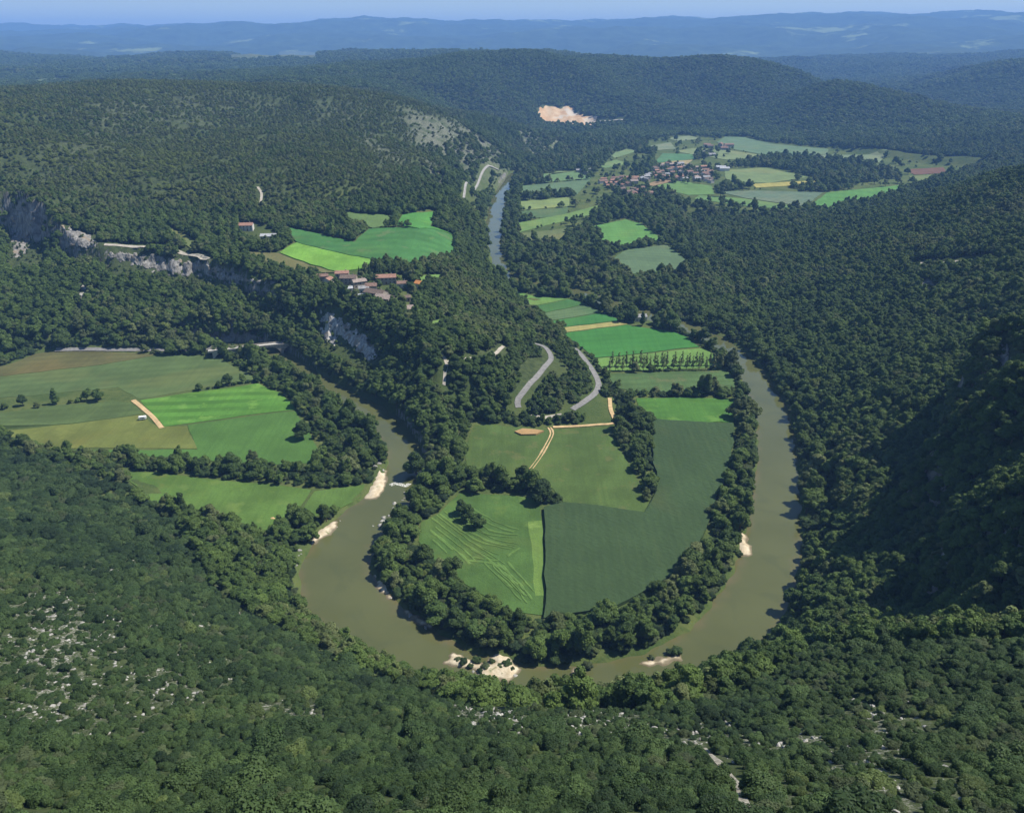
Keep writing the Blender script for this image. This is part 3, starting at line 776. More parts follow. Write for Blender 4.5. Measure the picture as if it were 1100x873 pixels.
cliff('grey limestone band below the cliff road', [(113, 268), (150, 272), (222, 283), (262, 297), (296, 304), (290, 308), (240, 302), (200, 298), (160, 290), (140, 284), (118, 280)], 2.0, 5)
cliff('rugged pale rock tower at the far left', [(12, 232), (26, 224), (38, 228), (34, 246), (28, 272), (14, 276)], 3, 7)
cliff('broken rock wall left of the cliff road', [(64, 244), (84, 246), (102, 254), (108, 266), (92, 268), (74, 262)], 3, 9)
cliff('narrow white rock cleft in the wooded slope', [(85, 306), (93, 305), (90, 320), (92, 336), (86, 340), (85, 322)], 1.2, 11, 1.0)
cliff('small pale rock streak on the wooded slope', [(196, 330), (201, 330), (198, 346), (193, 350)], 1.0, 13, .8)
cliff('grey crag among trees high on the right slope', [(984, 299), (1000, 302), (1012, 309), (1000, 312), (988, 308)], 2, 17)
cliff('shaded pale crag on the right bluff', [(1068, 364), (1076, 366), (1088, 388), (1098, 408), (1084, 406), (1070, 392)], 2.5, 15)
print('ground done', round(time.time() - T0, 1))
# ------------------------------------------------------------------ foliage
def leaf_material(name, col, var=.3):
    t = NT(name)
    oi = t.n('ShaderNodeObjectInfo').outputs['Random']
    p = t.n('ShaderNodeTexCoord').outputs['Object']
    n = t.noise(p, .55, 3, .6)
    lo = tuple(c * (1 - var) for c in col); hi = (col[0] * (1 + var * 1.15), col[1] * (1 + var), col[2] * (1 + var * .7))
    c = t.mix(t.rng(oi, 0, 1, sm=False), lo, hi)
    c = t.mix(t.math('MULTIPLY', t.rng(n, .35, .65), .45), c, tuple(x * .62 for x in col))
    d = t.n('ShaderNodeBsdfPrincipled', i_Base_Color=c, i_Roughness=.65, i_Specular_IOR_Level=.18)
    tr = t.n('ShaderNodeBsdfTranslucent', i_Color=t.mix(.5, c, (col[0] * 1.6, col[1] * 1.5, col[2] * .5)))
    m = t.n('ShaderNodeMixShader', i_0=.22); t.link(d.outputs[0], m.inputs[1]); t.link(tr.outputs[0], m.inputs[2])
    t.link(m.outputs[0], t.out.inputs[0])
    return t.m
TONES = {'dark green': leaf_material('leaves_dark', (0.064, 0.110, 0.029)),
         'mid green': leaf_material('leaves_mid', (0.090, 0.143, 0.035)),
         'grey green': leaf_material('leaves_grey', (0.104, 0.139, 0.047)),
         'light green': leaf_material('leaves_light', (0.133, 0.177, 0.045)),
         'blackish green': leaf_material('leaves_black', (0.045, 0.080, 0.026)),
         'silvery green': leaf_material('leaves_silver', (0.142, 0.175, 0.069))}
SCRUBT = {'dark green': leaf_material('scrub_dark', (0.045, 0.081, 0.028)), 'mid green': leaf_material('scrub_mid', (0.062, 0.104, 0.035)), 'grey green': leaf_material('scrub_grey', (0.083, 0.112, 0.051)),
          'light green': leaf_material('scrub_light', (0.102, 0.145, 0.048)), 'blackish green': leaf_material('scrub_black', (0.033, 0.061, 0.025))}
bark = simple('bark', (.12, .09, .065), .95, .3, 3)

_bm = bmesh.new(); bmesh.ops.create_icosphere(_bm, subdivisions=2, radius=1)
ICO_V = np.array([v.co[:] for v in _bm.verts]); ICO_F = np.array([[v.index for v in f.verts] for f in _bm.faces]); _bm.free()

def crown_arrays(seed, lobes, ncards, size, up=.25, core=.84):
    """lobes: rows (x, y, z, rx, rz). leaf cards over the lobes with a rough inner body so that the crown is not see-through"""
    r = np.random.default_rng(seed)
    L = np.array(lobes, float)
    wgt = L[:, 3] * (L[:, 3] + L[:, 4]); wgt /= wgt.sum()
    k = r.choice(len(L), ncards * 2, p=wgt)
    d = r.normal(size=(len(k), 3)); d /= np.linalg.norm(d, axis=1)[:, None]
    d[:, 2] = np.where(d[:, 2] < -.45, -d[:, 2], d[:, 2])
    R = np.column_stack([L[k, 3], L[k, 3], L[k, 4]])
    c = L[k, :3] + d * R * r.uniform(.86, 1.08, len(k))[:, None]
    # drop cards buried in another lobe
    keep = np.ones(len(k), bool)
    for i, l in enumerate(L):
        q = ((c[:, :2] - l[:2]) ** 2).sum(1) / l[3] ** 2 + (c[:, 2] - l[2]) ** 2 / l[4] ** 2
        keep &= (q > .74) | (k == i)
    c, d = c[keep][:ncards], d[keep][:ncards]
    n = d + r.normal(size=d.shape) * .42 + np.array([0, 0, up]); n /= np.linalg.norm(n, axis=1)[:, None]
    a = np.cross(n, r.normal(size=n.shape)); a /= np.linalg.norm(a, axis=1)[:, None]
    b = np.cross(n, a)
    s = size * r.uniform(.55, 1.35, len(c))[:, None] * .5
    e = r.uniform(.5, 1.0, len(c))[:, None]
    V = np.stack([c - a * s, c - b * s * e + n * s * .25, c + a * s, c + b * s * e - n * s * .2], 1).reshape(-1, 3)
    Q = np.arange(len(V)).reshape(-1, 4)
    tri = np.concatenate([Q[:, [0, 1, 2]], Q[:, [0, 2, 3]]])
    vs, fs, o = [V], [tri], len(V)
    for l in L:
        q = ICO_V * (1 + .16 * r.normal(size=(len(ICO_V), 1)).clip(-1.5, 1.5)) * np.array([l[3], l[3], l[4]]) * core + l[:3]
        vs.append(q); fs.append(ICO_F + o); o += len(q)
    return np.concatenate(vs), np.concatenate(fs)

def trunk_arrays(seed, h, r0, limbs=3):
    r = np.random.default_rng(seed)
    def tube(pts, rad, sides=6):
        V, Fq = [], []
        for (p, rd) in zip(pts, rad):
            for k in range(sides):
                a = 2 * math.pi * k / sides
                V.append((p[0] + rd * math.cos(a), p[1] + rd * math.sin(a), p[2]))
        for i in range(len(pts) - 1):
            for k in range(sides):
                a, b = i * sides + k, i * sides + (k + 1) % sides
                Fq += [(a, b, b + sides), (a, b + sides, a + sides)]
        return np.array(V), np.array(Fq)
    z = np.array([-1.0, 0, .3, .6, 1.0]) * h; z[0] = -1.0
    off = np.cumsum(r.normal(0, .02 * h, (5, 2)), 0); off[0] = off[1] = 0
    P = np.column_stack([off, z]); parts = [tube(P, np.array([1.35, 1.2, .9, .65, .2]) * r0)]
    for i in range(limbs):
        a = r.uniform(0, 6.28); b = P[2 + i % 2]; e = b + np.array([math.cos(a) * h * .3, math.sin(a) * h * .3, h * .32])
        parts.append(tube(np.array([b, (b + e) / 2 + [0, 0, -.04 * h], e]), np.array([.55, .4, .12]) * r0, 5))
    V, Fc, o = [], [], 0
    for v, f in parts: V.append(v); Fc.append(f + o); o += len(v)
    return np.concatenate(V), np.concatenate(Fc)

def lobes_broad(seed, h, rad, n=9, base=.28):
    r = np.random.default_rng(seed); L = [(0, 0, h * .56, rad * .55, h * .30)]; la = r.uniform(0, 6.28); lx_, ly_ = rad * .22 * math.cos(la), rad * .22 * math.sin(la)
    for i in range(n):
        a = 2 * math.pi * (i * .618 + r.uniform(-.06, .06)); u = r.uniform(0, 1)
        zz = h * (base + .18 + u * (.80 - base - .18)); q = rad * (1 - .5 * u) * r.uniform(.45, .85)
        s = rad * r.uniform(.26, .50) * (1 - .2 * u)
        L.append((q * math.cos(a) + lx_ * u, q * math.sin(a) + ly_ * u, zz, s, s * r.uniform(.7, 1.15)))
    for t_ in range(3): L.append((lx_ + r.uniform(-.4, .4) * rad, ly_ + r.uniform(-.4, .4) * rad, h * r.uniform(.74, .90), rad * r.uniform(.22, .34), h * r.uniform(.10, .15)))
    return L
def lobes_tall(seed, h, rad, n=10):
    r = np.random.default_rng(seed); L = []
    for i in range(n):
        u = i / (n - 1); a = i * 2.4 + r.uniform(-.4, .4)
        q = rad * .42 * (1 - .6 * u) * r.uniform(.5, 1); s = rad * (.66 - .36 * u) * r.uniform(.8, 1.1)
        L.append((q * math.cos(a), q * math.sin(a), h * (.24 + .66 * u), s, s * 1.15))
    return L
def lobes_shrub(seed, h, rad, n=7):
    r = np.random.default_rng(seed); L = [(0, 0, h * .42, rad * .7, h * .5)]
    for i in range(n):
        a = r.uniform(0, 6.28); q = rad * r.uniform(.35, .8); s = rad * r.uniform(.25, .48)
        L.append((q * math.cos(a), q * math.sin(a), h * r.uniform(.25, .62), s, s * r.uniform(.8, 1.15)))
    return L
def lobes_cone(seed, h, rad, n=11):
    r = np.random.default_rng(seed); L = []
    for i in range(n):
        u = i / (n - 1); s = rad * (1 - .88 * u); a = r.uniform(0, 6.28)
        L.append((.12 * s * math.cos(a), .12 * s * math.sin(a), h * (.1 + .86 * u), s, h / n * 1.1))
    return L

class Proto:      # a kind of tree of unit size classes: crown mesh, trunk mesh and a joined mesh
    def __init__(s, name, tone, seed, lobes, ncards, size, h, r0=0.0, limbs=3, core=.84, tones=None):
        s.tone, s.h = tone, h
        TONES = tones or globals()['TONES']
        cv, cf = crown_arrays(seed, lobes, ncards, size, core=core)
        s.crown = mesh_np(name + '_crown', cv, cf, [TONES[tone]])
        if r0:
            tv, tf = trunk_arrays(seed + 1, h * .75, r0, limbs)
            s.trunk = mesh_np(name + '_trunk', tv, tf, [bark])
            s.whole = mesh_np(name, np.concatenate([cv, tv]), np.concatenate([cf, tf + len(cv)]), [TONES[tone], bark],
                              mi=np.concatenate([np.zeros(len(cf)), np.ones(len(tf))]))
        else: s.trunk, s.whole = None, s.crown
BROAD = []
sd0 = 100
for i, (tone, h, rad) in enumerate([('dark green', 11, 4.6), ('mid green', 10, 5.0), ('mid green', 13, 4.6), ('grey green', 11, 4.8), ('dark green', 13, 5.4), ('light green', 10, 4.4), ('mid green', 9, 4.4), ('blackish green', 12, 4.8), ('silvery green', 11, 4.4), ('dark green', 10, 5.2)]):
    BROAD.append(Proto('broad_tree', tone, sd0 + 7 * i, lobes_broad(sd0 + i, h, rad, 12 + i % 4, .16), 1300, .72, h, .26))
FARP = []
for i, (tone, h, rad) in enumerate([('dark green', 10, 5.0), ('mid green', 10, 5.2), ('mid green', 11, 5.0), ('grey green', 9, 5.0), ('blackish green', 11, 4.8)]):
    FARP.append(Proto('far_tree', tone, 300 + 7 * i, lobes_broad(300 + i, h, rad, 6), 170, 1.7, h))
SHRUB = []
for i, (tone, h, rad) in enumerate([('dark green', 2.6, 1.9), ('mid green', 2.2, 2.0), ('mid green', 3.0, 1.9), ('grey green', 1.9, 1.8), ('light green', 2.3, 1.7), ('dark green', 2.1, 2.2), ('blackish green', 3.0, 1.9), ('light green', 1.7, 1.6)]):
    SHRUB.append(Proto('scrub', tone, 500 + 7 * i, lobes_shrub(500 + i, h, rad, 9 + i % 3), 1700, .21, h, tones=SCRUBT))
POPLAR = [Proto('poplar', 'silvery green', 700 + 7 * i, lobes_tall(700 + i, 15, 1.9 + .3 * i, 8), 380, .8, 15, .2, 2, .3) for i in range(3)]
TALL = [Proto('tall_poplar', tn, 760 + 7 * i, lobes_tall(760 + i, 17, 4.0), 1000, .8, 17, .3, 3) for i, tn in enumerate(['dark green', 'mid green', 'grey green'])]
CONE = [Proto('conifer', 'blackish green', 800 + 7 * i, lobes_cone(800 + i, 12, 2.6), 800, .6, 12, .2, 0) for i in range(2)]

# ------------------------------------------------------------------ where the woods stand
def grid_pts(x0, x1, y0, y1, sp):
    xs = np.arange(x0, x1, sp); ys = np.arange(y0, y1, sp)
    X, Y = np.meshgrid(xs, ys, indexing='ij')
    return (X + rng.uniform(-.46, .46, X.shape) * sp).ravel(), (Y + rng.uniform(-.46, .46, X.shape) * sp).ravel()
OB = [(P, k, P.min(0) - 6, P.max(0) + 6) for P, k in OPEN]
RB = [(P, k, P.min(0) - k - 2, P.max(0) + k + 2) for P, k in ROADS]
riv_hw = RIVW[:, 2]
def free(x, y, extra=0.0):
    ok = np.ones(len(x), bool)
    for P, k, lo, hi in OB:
        s = np.where((x > lo[0]) & (x < hi[0]) & (y > lo[1]) & (y < hi[1]) & ok)[0]
        if len(s): ok[s] &= sdist(P, x[s], y[s]) < -(k + extra)
    for P, k, lo, hi in RB:
        s = np.where((x > lo[0]) & (x < hi[0]) & (y > lo[1]) & (y < hi[1]) & ok)[0]
        if len(s): ok[s] &= ldist(P, x[s], y[s])[0] > k
    s = np.where(ok & (gi(Z, x, y) < 3))[0]
    if len(s):
        d, pr = ldist(RIVW, x[s], y[s])
        ok[s] &= d > np.interp(pr, np.arange(len(RIVW)), riv_hw) + 4.5
    return ok
# terrain horizon per azimuth for culling what the hills hide
ELEV = (Z - H) / rr
EMAX = np.maximum.accumulate(ELEV, axis=1)
EMAX = np.concatenate([np.full((NA, 6), -9.0), EMAX[:, :-6]], axis=1)
def visible(x, y, ht, margin=1.5):
    r = np.hypot(x, y); return (hgt(x, y) + ht * margin - H) / r > gi(EMAX, x, y) - .002
dzdx = np.gradient(Z, axis=0) / (rr * (AZ[1] - AZ[0])); dzdr = np.gradient(Z, axis=1) / (rr * (LR[1] - LR[0]))
SLOPE = np.hypot(dzdx, dzdr)
FGPOLY = [(-300, 472), (0, 480), (120, 520), (200, 570), (235, 640), (320, 690), (420, 738), (520, 762), (700, 764), (800, 742), (868, 702), (1100, 690), (1400, 690), (1400, 1100), (-300, 1100)]
SPARSE = pz([(690, 200), (705, 162), (690, 152), (730, 145), (850, 155), (960, 168), (1056, 180), (975, 207), (890, 226), (800, 226), (735, 218)])
WOODS = [pz(p) for p in ([(778, 180), (836, 168), (885, 167), (940, 178), (972, 191), (915, 198), (870, 190), (830, 180)], [(760, 204), (785, 198), (806, 203), (800, 208), (770, 208)], [(846, 200), (880, 195), (922, 198), (910, 205), (860, 207)],
                          [(700, 172), (706, 176), (690, 190), (680, 185)], [(735, 165), (760, 160), (765, 168), (745, 172)])]
SP2 = pz([(555, 250), (600, 240), (620, 205), (640, 185), (660, 165), (700, 165), (690, 200), (650, 215), (640, 232), (600, 262)])

CLIFFS = [[(340, 331), (358, 334), (374, 346), (400, 364), (410, 388), (408, 408), (382, 402), (352, 384), (342, 370)], [(112, 266), (225, 284), (305, 306), (305, 322), (240, 314), (150, 302), (112, 298)],
          [(8, 222), (48, 226), (52, 290), (8, 294)], [(62, 244), (106, 254), (112, 284), (70, 284)], [(84, 304), (95, 304), (91, 346), (84, 346)], [(1066, 362), (1085, 366), (1098, 410), (1070, 412)], [(984, 299), (1000, 302), (1012, 309), (1004, 318), (986, 314)]]
def isbare(px, py):
    m = np.zeros(len(px), bool)
    for P in CLIFFS: m |= inpoly(P, px, py)
    return m
def stand(sp, r0, r1, kind):
    """candidate trees of one distance band -> x, y, z"""
    m = r1 * 1.0
    x, y = grid_pts(-m * .88, m * .88, r0 * .5, r1, sp)
    r = np.hypot(x, y); a = np.abs(np.arctan2(x, y))
    s = (r > r0) & (r < r1) & (a < math.radians(50))
    x, y = x[s], y[s]
    z = hgt(x, y)
    px, py, dep = proj(x, y, z)
    s = (px > -140) & (px < 1240) & (py < 980) & (dep > 5)
    x, y, z, px, py = x[s], y[s], z[s], px[s], py[s]
    s = visible(x, y, 12); x, y, z, px, py = x[s], y[s], z[s], px[s], py[s]
    s = free(x, y); x, y, z, px, py = x[s], y[s], z[s], px[s], py[s]
    sl = gi(SLOPE, x, y)
    bare = isbare(px, py) & (rng.random(len(x)) > .45)
    s = ~bare & ((sl < 1.75 + rng.uniform(-.3, .3, len(x))) | ((sl < 6) & (rng.random(len(x)) < .85)) | ((x > 60) & (y < 430)))
    if kind == 'steep': s &= sl > 1.5
    x, y, z, px, py = x[s], y[s], z[s], px[s], py[s]
    return x, y, z, px, py

def thin_far(x, y):
    """the open farmland beyond the river carries few trees"""
    d = sdist(SPARSE, x, y); keep = (d < 0) | (rng.random(len(x)) < .05)
    d2 = sdist(SP2, x, y); keep &= (d2 < 0) | (rng.random(len(x)) < .09)
    for w in WOODS: keep |= inpoly(w, x, y)
    return keep

TREES = {'scrub': [], 'wood': [], 'river': [], 'far': []}
# near garrigue
x, y, z, px, py = stand(2.1, 18, 520, 'scrub')
s = inpoly(FGPOLY, px, py); x, y, z = x[s], y[s], z[s]
rk = gi(rock, x, y); n = fbm(x / 9, y / 9, 55, 3)
s = (rng.random(len(x)) > rk * (.80 + .6 * n)) & (rng.random(len(x)) < .88 + .6 * n)
x, y, z, n = x[s], y[s], z[s], n[s]
sc = (.40 + .58 * rng.random(len(x)) ** 2.2 + .26 * n) * (1 - .25 * gi(rock, x, y)); sc = np.clip(sc, .35, 1.6)
sc *= 1 + .55 * sstep(150, 330, np.hypot(x, y))
tone = 1.1 * fbm(x / 30, y / 30, 71, 2) + rng.normal(0, .5, len(x)) - .35
idx = np.clip(np.floor((tone + 1.5) / 3 * len(SHRUB)), 0, len(SHRUB) - 1).astype(int)
order = np.array([6, 0, 5, 1, 2, 3, 4, 7]); idx = order[idx]
TREES['scrub'] = (x, y, z, sc, idx)
big = rng.random(len(x)) < .035 + .05 * sstep(.2, .8, fbm(x / 25, y / 25, 57, 2)); TREES['scrub'][3][big] *= 1.75
x, y, z, px, py = stand(1.15, 25, 330, 'scrub')
s = inpoly(FGPOLY, px, py) & (gi(rock, x, y) > .25) & (rng.random(len(x)) < .26 + .5 * fbm(x / 5, y / 5, 58, 2)); k = int(s.sum())
small = np.column_stack([x[s], y[s], z[s] - .05, rng.uniform(.16, .46, k), rng.choice([0, 1, 2, 3, 5, 6], k)])
# woods and riverside trees
W, RV, FR = [], [], []
for sp, r0, r1 in ((4.0, 60, 700), (4.3, 700, 1150), (5.6, 1150, 2100)):
    x, y, z, px, py = stand(sp, r0, r1, 'wood')
    s = ~inpoly(FGPOLY, px, py); x, y, z, px, py = x[s], y[s], z[s], px[s], py[s]
    s = thin_far(x, y) & (rng.random(len(x)) > (.80 + .5 * fbm(x / 22, y / 22, 93, 3)) * gi(rock, x, y)); x, y, z, px, py = x[s], y[s], z[s], px[s], py[s]
    fl = gi(floorw, x, y) > .75
    n = fbm(x / 45, y / 45, 81, 3)
    scrubby = sstep(55, 80, z) * sstep(600, 800, y) * sstep(150, -50, x)          # low oak scrub on the high dry hills
    sc = (.56 + .34 * rng.random(len(x)) ** 1.5 + .12 * n) * (1 - .46 * scrubby)
    nearriv = ldist(RIVW, x, y)[0] < 34
    left = fl & (x < -60) & (y < 560) & ~nearriv
    sc = np.where(fl, np.where(left, .42 + .45 * rng.random(len(x)) ** 1.5, .42 + .75 * rng.random(len(x)) ** 1.5) + .15 * n, sc) * (sp / 4.2) ** .6
    tone = n * .75 + .55 * fbm(x / 170, y / 170, 87, 2) + rng.normal(0, .5, len(x)) + 1.0 * scrubby
    order = np.array([7, 4, 0, 9, 2, 1, 6, 3, 8, 5])
    idx = order[np.clip(np.floor((tone + 1.9) / 3.6 * 10), 0, 9).astype(int)]
    hair = inpoly([(548, 366), (655, 366), (660, 458), (545, 458)], px, py)
    sc = np.where(hair, sc * .62, sc)
    sc = np.where(isbare(px, py), rng.uniform(.16, .30, len(x)), sc)
    low_ = fl & (rng.random(len(x)) < .38); sc = np.where(low_, rng.uniform(.22, .42, len(x)), sc)
    e = np.column_stack([x, y, z, sc, idx])
    s = (~fl | (rng.random(len(x)) < .72)) & (rng.random(len(x)) < 1 - scrubby * (.24 - .55 * fbm(x / 55, y / 55, 91, 3)))
    e, fl, s = e[s], fl[s], s[s]
    W.append(e[~fl]); RV.append(e[fl & s])
for sp, r0, r1 in ((8.2, 2100, 3600), (14, 3600, 6800)):
    x, y, z, px, py = stand(sp, r0, r1, 'far')
    s = thin_far(x, y) & (rng.random(len(x)) > .8 * gi(quarry, x, y)) & (gi(quarry, x, y) < .3); x, y, z = x[s], y[s], z[s]
    n = fbm(x / 120, y / 120, 83, 3) * .7 + fbm(x / 420, y / 420, 85, 2) * .9
    e = np.column_stack([x, y, z, (.75 + .4 * rng.random(len(x)) + .1 * n) * sp / 8.0, np.clip(np.floor((n + 1.2 + rng.normal(0, .4, len(x))) / 2.4 * 5), 0, 4)])
    FR.append(e)
for sp, r0, r1 in ((1.9, 60, 720),):
    x, y, z, px, py = stand(sp, r0, r1, 'steep')
    s = ~inpoly(FGPOLY, px, py) & (rng.random(len(x)) < .6); x, y, z, px, py = x[s], y[s], z[s], px[s], py[s]
    W.append(np.column_stack([x, y, z, rng.uniform(.30, .62, len(x)) * np.where(isbare(px, py), .4, 1), order[rng.integers(0, 9, len(x))]]))
W = np.concatenate(W); RV = np.concatenate(RV); FR = np.concatenate(FR)
SC = np.concatenate([np.column_stack(TREES['scrub']), small])
print('scrub', len(SC), 'wood', len(W), 'river', len(RV), 'far', len(FR), round(time.time() - T0, 1))

# ------------------------------------------------------------------ single trees
def add_tree(name, pr, x, y, z, sc, rot, label, cat, group=None, parts=True, sz=None):
    sq = (sc * rng.uniform(.92, 1.3), sc * rng.uniform(.92, 1.3), sc * (sz or 1)) if name not in ('poplar', 'conifer') else (sc, sc, sc)
    if parts and pr.trunk:
        e = bpy.data.objects.new(name, None); COL.objects.link(e); e.empty_display_size = 1
        e.location = (x, y, z); e.rotation_euler = (0, 0, rot); e.scale = sq
        for nm, me in (('trunk', pr.trunk), ('crown', pr.crown)):
            c = bpy.data.objects.new(nm, me); COL.objects.link(c); c.parent = e
    else:
        e = bpy.data.objects.new(name, pr.whole); COL.objects.link(e)
        e.location = (x, y, z); e.rotation_euler = (0, 0, rot); e.scale = sq
    return tag(e, label, cat, group)

def scene_mass(name, label, E, protos, zj=.2):
    """every further tree of a kind as one mass"""
    pc = bpy.data.collections.new(name + '_kinds')
    for i, p in enumerate(protos):
        pc.objects.link(bpy.data.objects.new('kind_%02d' % i, p.whole))
    n = len(E)
    me = bpy.data.meshes.new(name); me.vertices.add(n)
    me.vertices.foreach_set('co', np.ascontiguousarray(E[:, :3], np.float32).ravel())
    def at_(nm, v, ty='FLOAT'):
        a = me.attributes.new(nm, ty, 'POINT'); a.data.foreach_set('value', v)
    at_('size', E[:, 3].astype(np.float32)); at_('turn', rng.uniform(0, 6.28, n).astype(np.float32)); at_('sort', E[:, 4].astype(np.int32), 'INT')
    at_('wide', rng.uniform(.92, 1.35, n).astype(np.float32)); at_('deep', rng.uniform(.92, 1.35, n).astype(np.float32))
    at_('high', rng.uniform(1 - zj, 1 + zj, n).astype(np.float32))
    o = link(name, me)
    ng = bpy.data.node_groups.new(name, 'GeometryNodeTree')
    ng.interface.new_socket('Geometry', in_out='INPUT', socket_type='NodeSocketGeometry')
    ng.interface.new_socket('Geometry', in_out='OUTPUT', socket_type='NodeSocketGeometry')
    N = ng.nodes.new; Lk = ng.links.new
    gi_, go = N('NodeGroupInput'), N('NodeGroupOutput')
    ci = N('GeometryNodeCollectionInfo'); ci.inputs['Collection'].default_value = pc
    ci.inputs['Separate Children'].default_value = True; ci.inputs['Reset Children'].default_value = True
    ip = N('GeometryNodeInstanceOnPoints'); ip.inputs['Pick Instance'].default_value = True
    def na(nm, ty='FLOAT'):
        a = N('GeometryNodeInputNamedAttribute'); a.data_type = ty; a.inputs['Name'].default_value = nm; return a.outputs[0]
    cr = N('ShaderNodeCombineXYZ'); Lk(na('turn'), cr.inputs[2])
    cs = N('ShaderNodeCombineXYZ'); sz = na('size')
    for k_, nm_ in ((0, 'wide'), (1, 'deep')):
        m_ = N('ShaderNodeMath'); m_.operation = 'MULTIPLY'; Lk(sz, m_.inputs[0]); Lk(na(nm_), m_.inputs[1]); Lk(m_.outputs[0], cs.inputs[k_])
    mu = N('ShaderNodeMath'); mu.operation = 'MULTIPLY'; Lk(sz, mu.inputs[0]); Lk(na('high'), mu.inputs[1]); Lk(mu.outputs[0], cs.inputs[2])
    Lk(gi_.outputs[0], ip.inputs['Points']); Lk(ci.outputs[0], ip.inputs['Instance']); Lk(na('sort', 'INT'), ip.inputs['Instance Index'])
    Lk(cr.outputs[0], ip.inputs['Rotation']); Lk(cs.outputs[0], ip.inputs['Scale']); Lk(ip.outputs[0], go.inputs[0])
    md = o.modifiers.new('spread', 'NODES'); md.node_group = ng
    return tag(o, label, kind='stuff')

REGIONS = [  # photo polygons used to say where a tree stands
 ('on the inner bank left of the maize loop', [(380, 560), (470, 520), (480, 560), (450, 620), (520, 690), (460, 700), (380, 640)]),
 ('among the bushes at the loop bottom below the maize', [(480, 640), (700, 640), (700, 740), (500, 740)]),
 ('in the belt between the maize and the right reach', [(690, 600), (800, 400), (835, 400), (825, 600), (760, 720), (700, 720)]),
 ('in the wood between the meadow and the maize', [(648, 420), (705, 420), (712, 560), (650, 560)]),
 ('in the short hedge across the loop meadow', [(490, 495), (612, 500), (612, 560), (480, 560)]),
 ('in the long hedge between the two left meadows', [(100, 480), (350, 470), (400, 530), (130, 510)]),
 ('in the hedge behind the olive meadow', [(-20, 400), (140, 400), (140, 440), (-20, 440)]),
 ('beside the river bank past the lime green field', [(230, 370), (430, 400), (420, 500), (310, 480)]),
 ('on the outer left bank near the stony shore', [(300, 500), (420, 500), (400, 620), (300, 640)]),
 ('on the near bank below the loop', [(330, 640), (860, 640), (860, 800), (330, 800)]),
 ('along the outer bank of the right reach', [(800, 380), (900, 380), (920, 700), (800, 700)]),
 ('around the striped crop fields', [(540, 290), (800, 290), (800, 430), (560, 430)]),
 ('on the wooded spur by the hairpin road', [(460, 330), (660, 330), (660, 460), (460, 500)]),
 ('on the left river flat below the cliff', [(-200, 330), (440, 330), (440, 470), (-200, 470)]),
]
def region(px, py, names, default):
    for nm, P in names:
        if inpoly(P, np.array([px]), np.array([py]))[0]: return nm
    return default
def pick(E, n, hts):
    px, py, dep = proj(E[:, 0], E[:, 1], E[:, 2] + 2)
    size = hts * E[:, 3] * F / dep
    inside = (px > 3) & (px < 1097) & (py > 3) & (py < 880) & visible(E[:, 0], E[:, 1], 6, 1.0)
    k = np.argsort(-np.where(inside, size, -1))[:n]
    m = np.zeros(len(E), bool); m[k] = True
    return m
# bushes and brambles filling the strips of wood on the flat
x, y, z, px, py = stand(3.0, 150, 760, 'wood')
hr = inpoly([(548, 366), (655, 366), (660, 458), (545, 458)], px, py)
s = ((gi(floorw, x, y) > .75) | hr) & ~inpoly(FGPOLY, px, py) & (rng.random(len(x)) < .62) & (hr | free(x, y, .6)); x, y, z = x[s], y[s], z[s]
UG = np.column_stack([x, y, z - .1, rng.uniform(.6, 1.5, len(x)), rng.integers(0, len(SHRUB), len(x))])
scene_mass('undergrowth', 'green bushes and brambles filling the riverside strips', UG, SHRUB)
m = pick(RV, 300, np.array([p.h for p in BROAD])[RV[:, 4].astype(int)])
for e in RV[m]:
    pr = BROAD[int(e[4])]; px, py, _ = proj(e[0], e[1], e[2])
    rg = region(px, py, REGIONS, 'on the valley floor')
    sz = 'tall ' if pr.h * e[3] > 11.5 else 'small ' if pr.h * e[3] < 7.5 else ''
    add_tree('riverside_tree', pr, e[0], e[1], e[2] - .3, e[3], rng.uniform(0, 6.28), f'{sz}{pr.tone} leafy tree {rg}', 'tree', f'{sz}{pr.tone} trees {rg}', True, rng.uniform(.9, 1.2))
scene_mass('riverside_woods', 'leafy woods and hedges spread over the valley floor', RV[~m], BROAD)
FORR = [('on the steep wood below the foreground scrub', [(200, 560), (560, 640), (860, 640), (860, 800), (200, 800)]),
        ('in the gully under the dark right cliffs', [(840, 560), (1120, 560), (1120, 720), (840, 720)]),
        ('on top of the right rocky bluff', [(960, 330), (1120, 330), (1120, 570), (960, 570)]),
        ('on the right slope above the muddy river', [(700, 200), (1120, 200), (1120, 640), (780, 640)]),
        ('on the steep spur side over the shaded river', [(300, 300), (560, 300), (560, 600), (300, 600)])]
m = pick(W, 300, np.array([p.h for p in BROAD])[W[:, 4].astype(int)])
for e in W[m]:
    pr = BROAD[int(e[4])]; px, py, _ = proj(e[0], e[1], e[2])
    rg = region(px, py, FORR, 'on the left wooded slope')
    sz = 'big ' if e[3] > .95 else 'small ' if e[3] < .75 else ''
    add_tree('oak_tree', pr, e[0], e[1], e[2] - .4, e[3], rng.uniform(0, 6.28), f'{sz}{pr.tone} oak {rg}', 'tree', f'{sz}{pr.tone} oaks {rg}', True, rng.uniform(.85, 1.15))
scene_mass('forest', 'dense oak forest covering the valley sides', W[~m], BROAD)
scene_mass('distant_forest', 'blue green forest on the far hills and plateaus', FR, FARP)
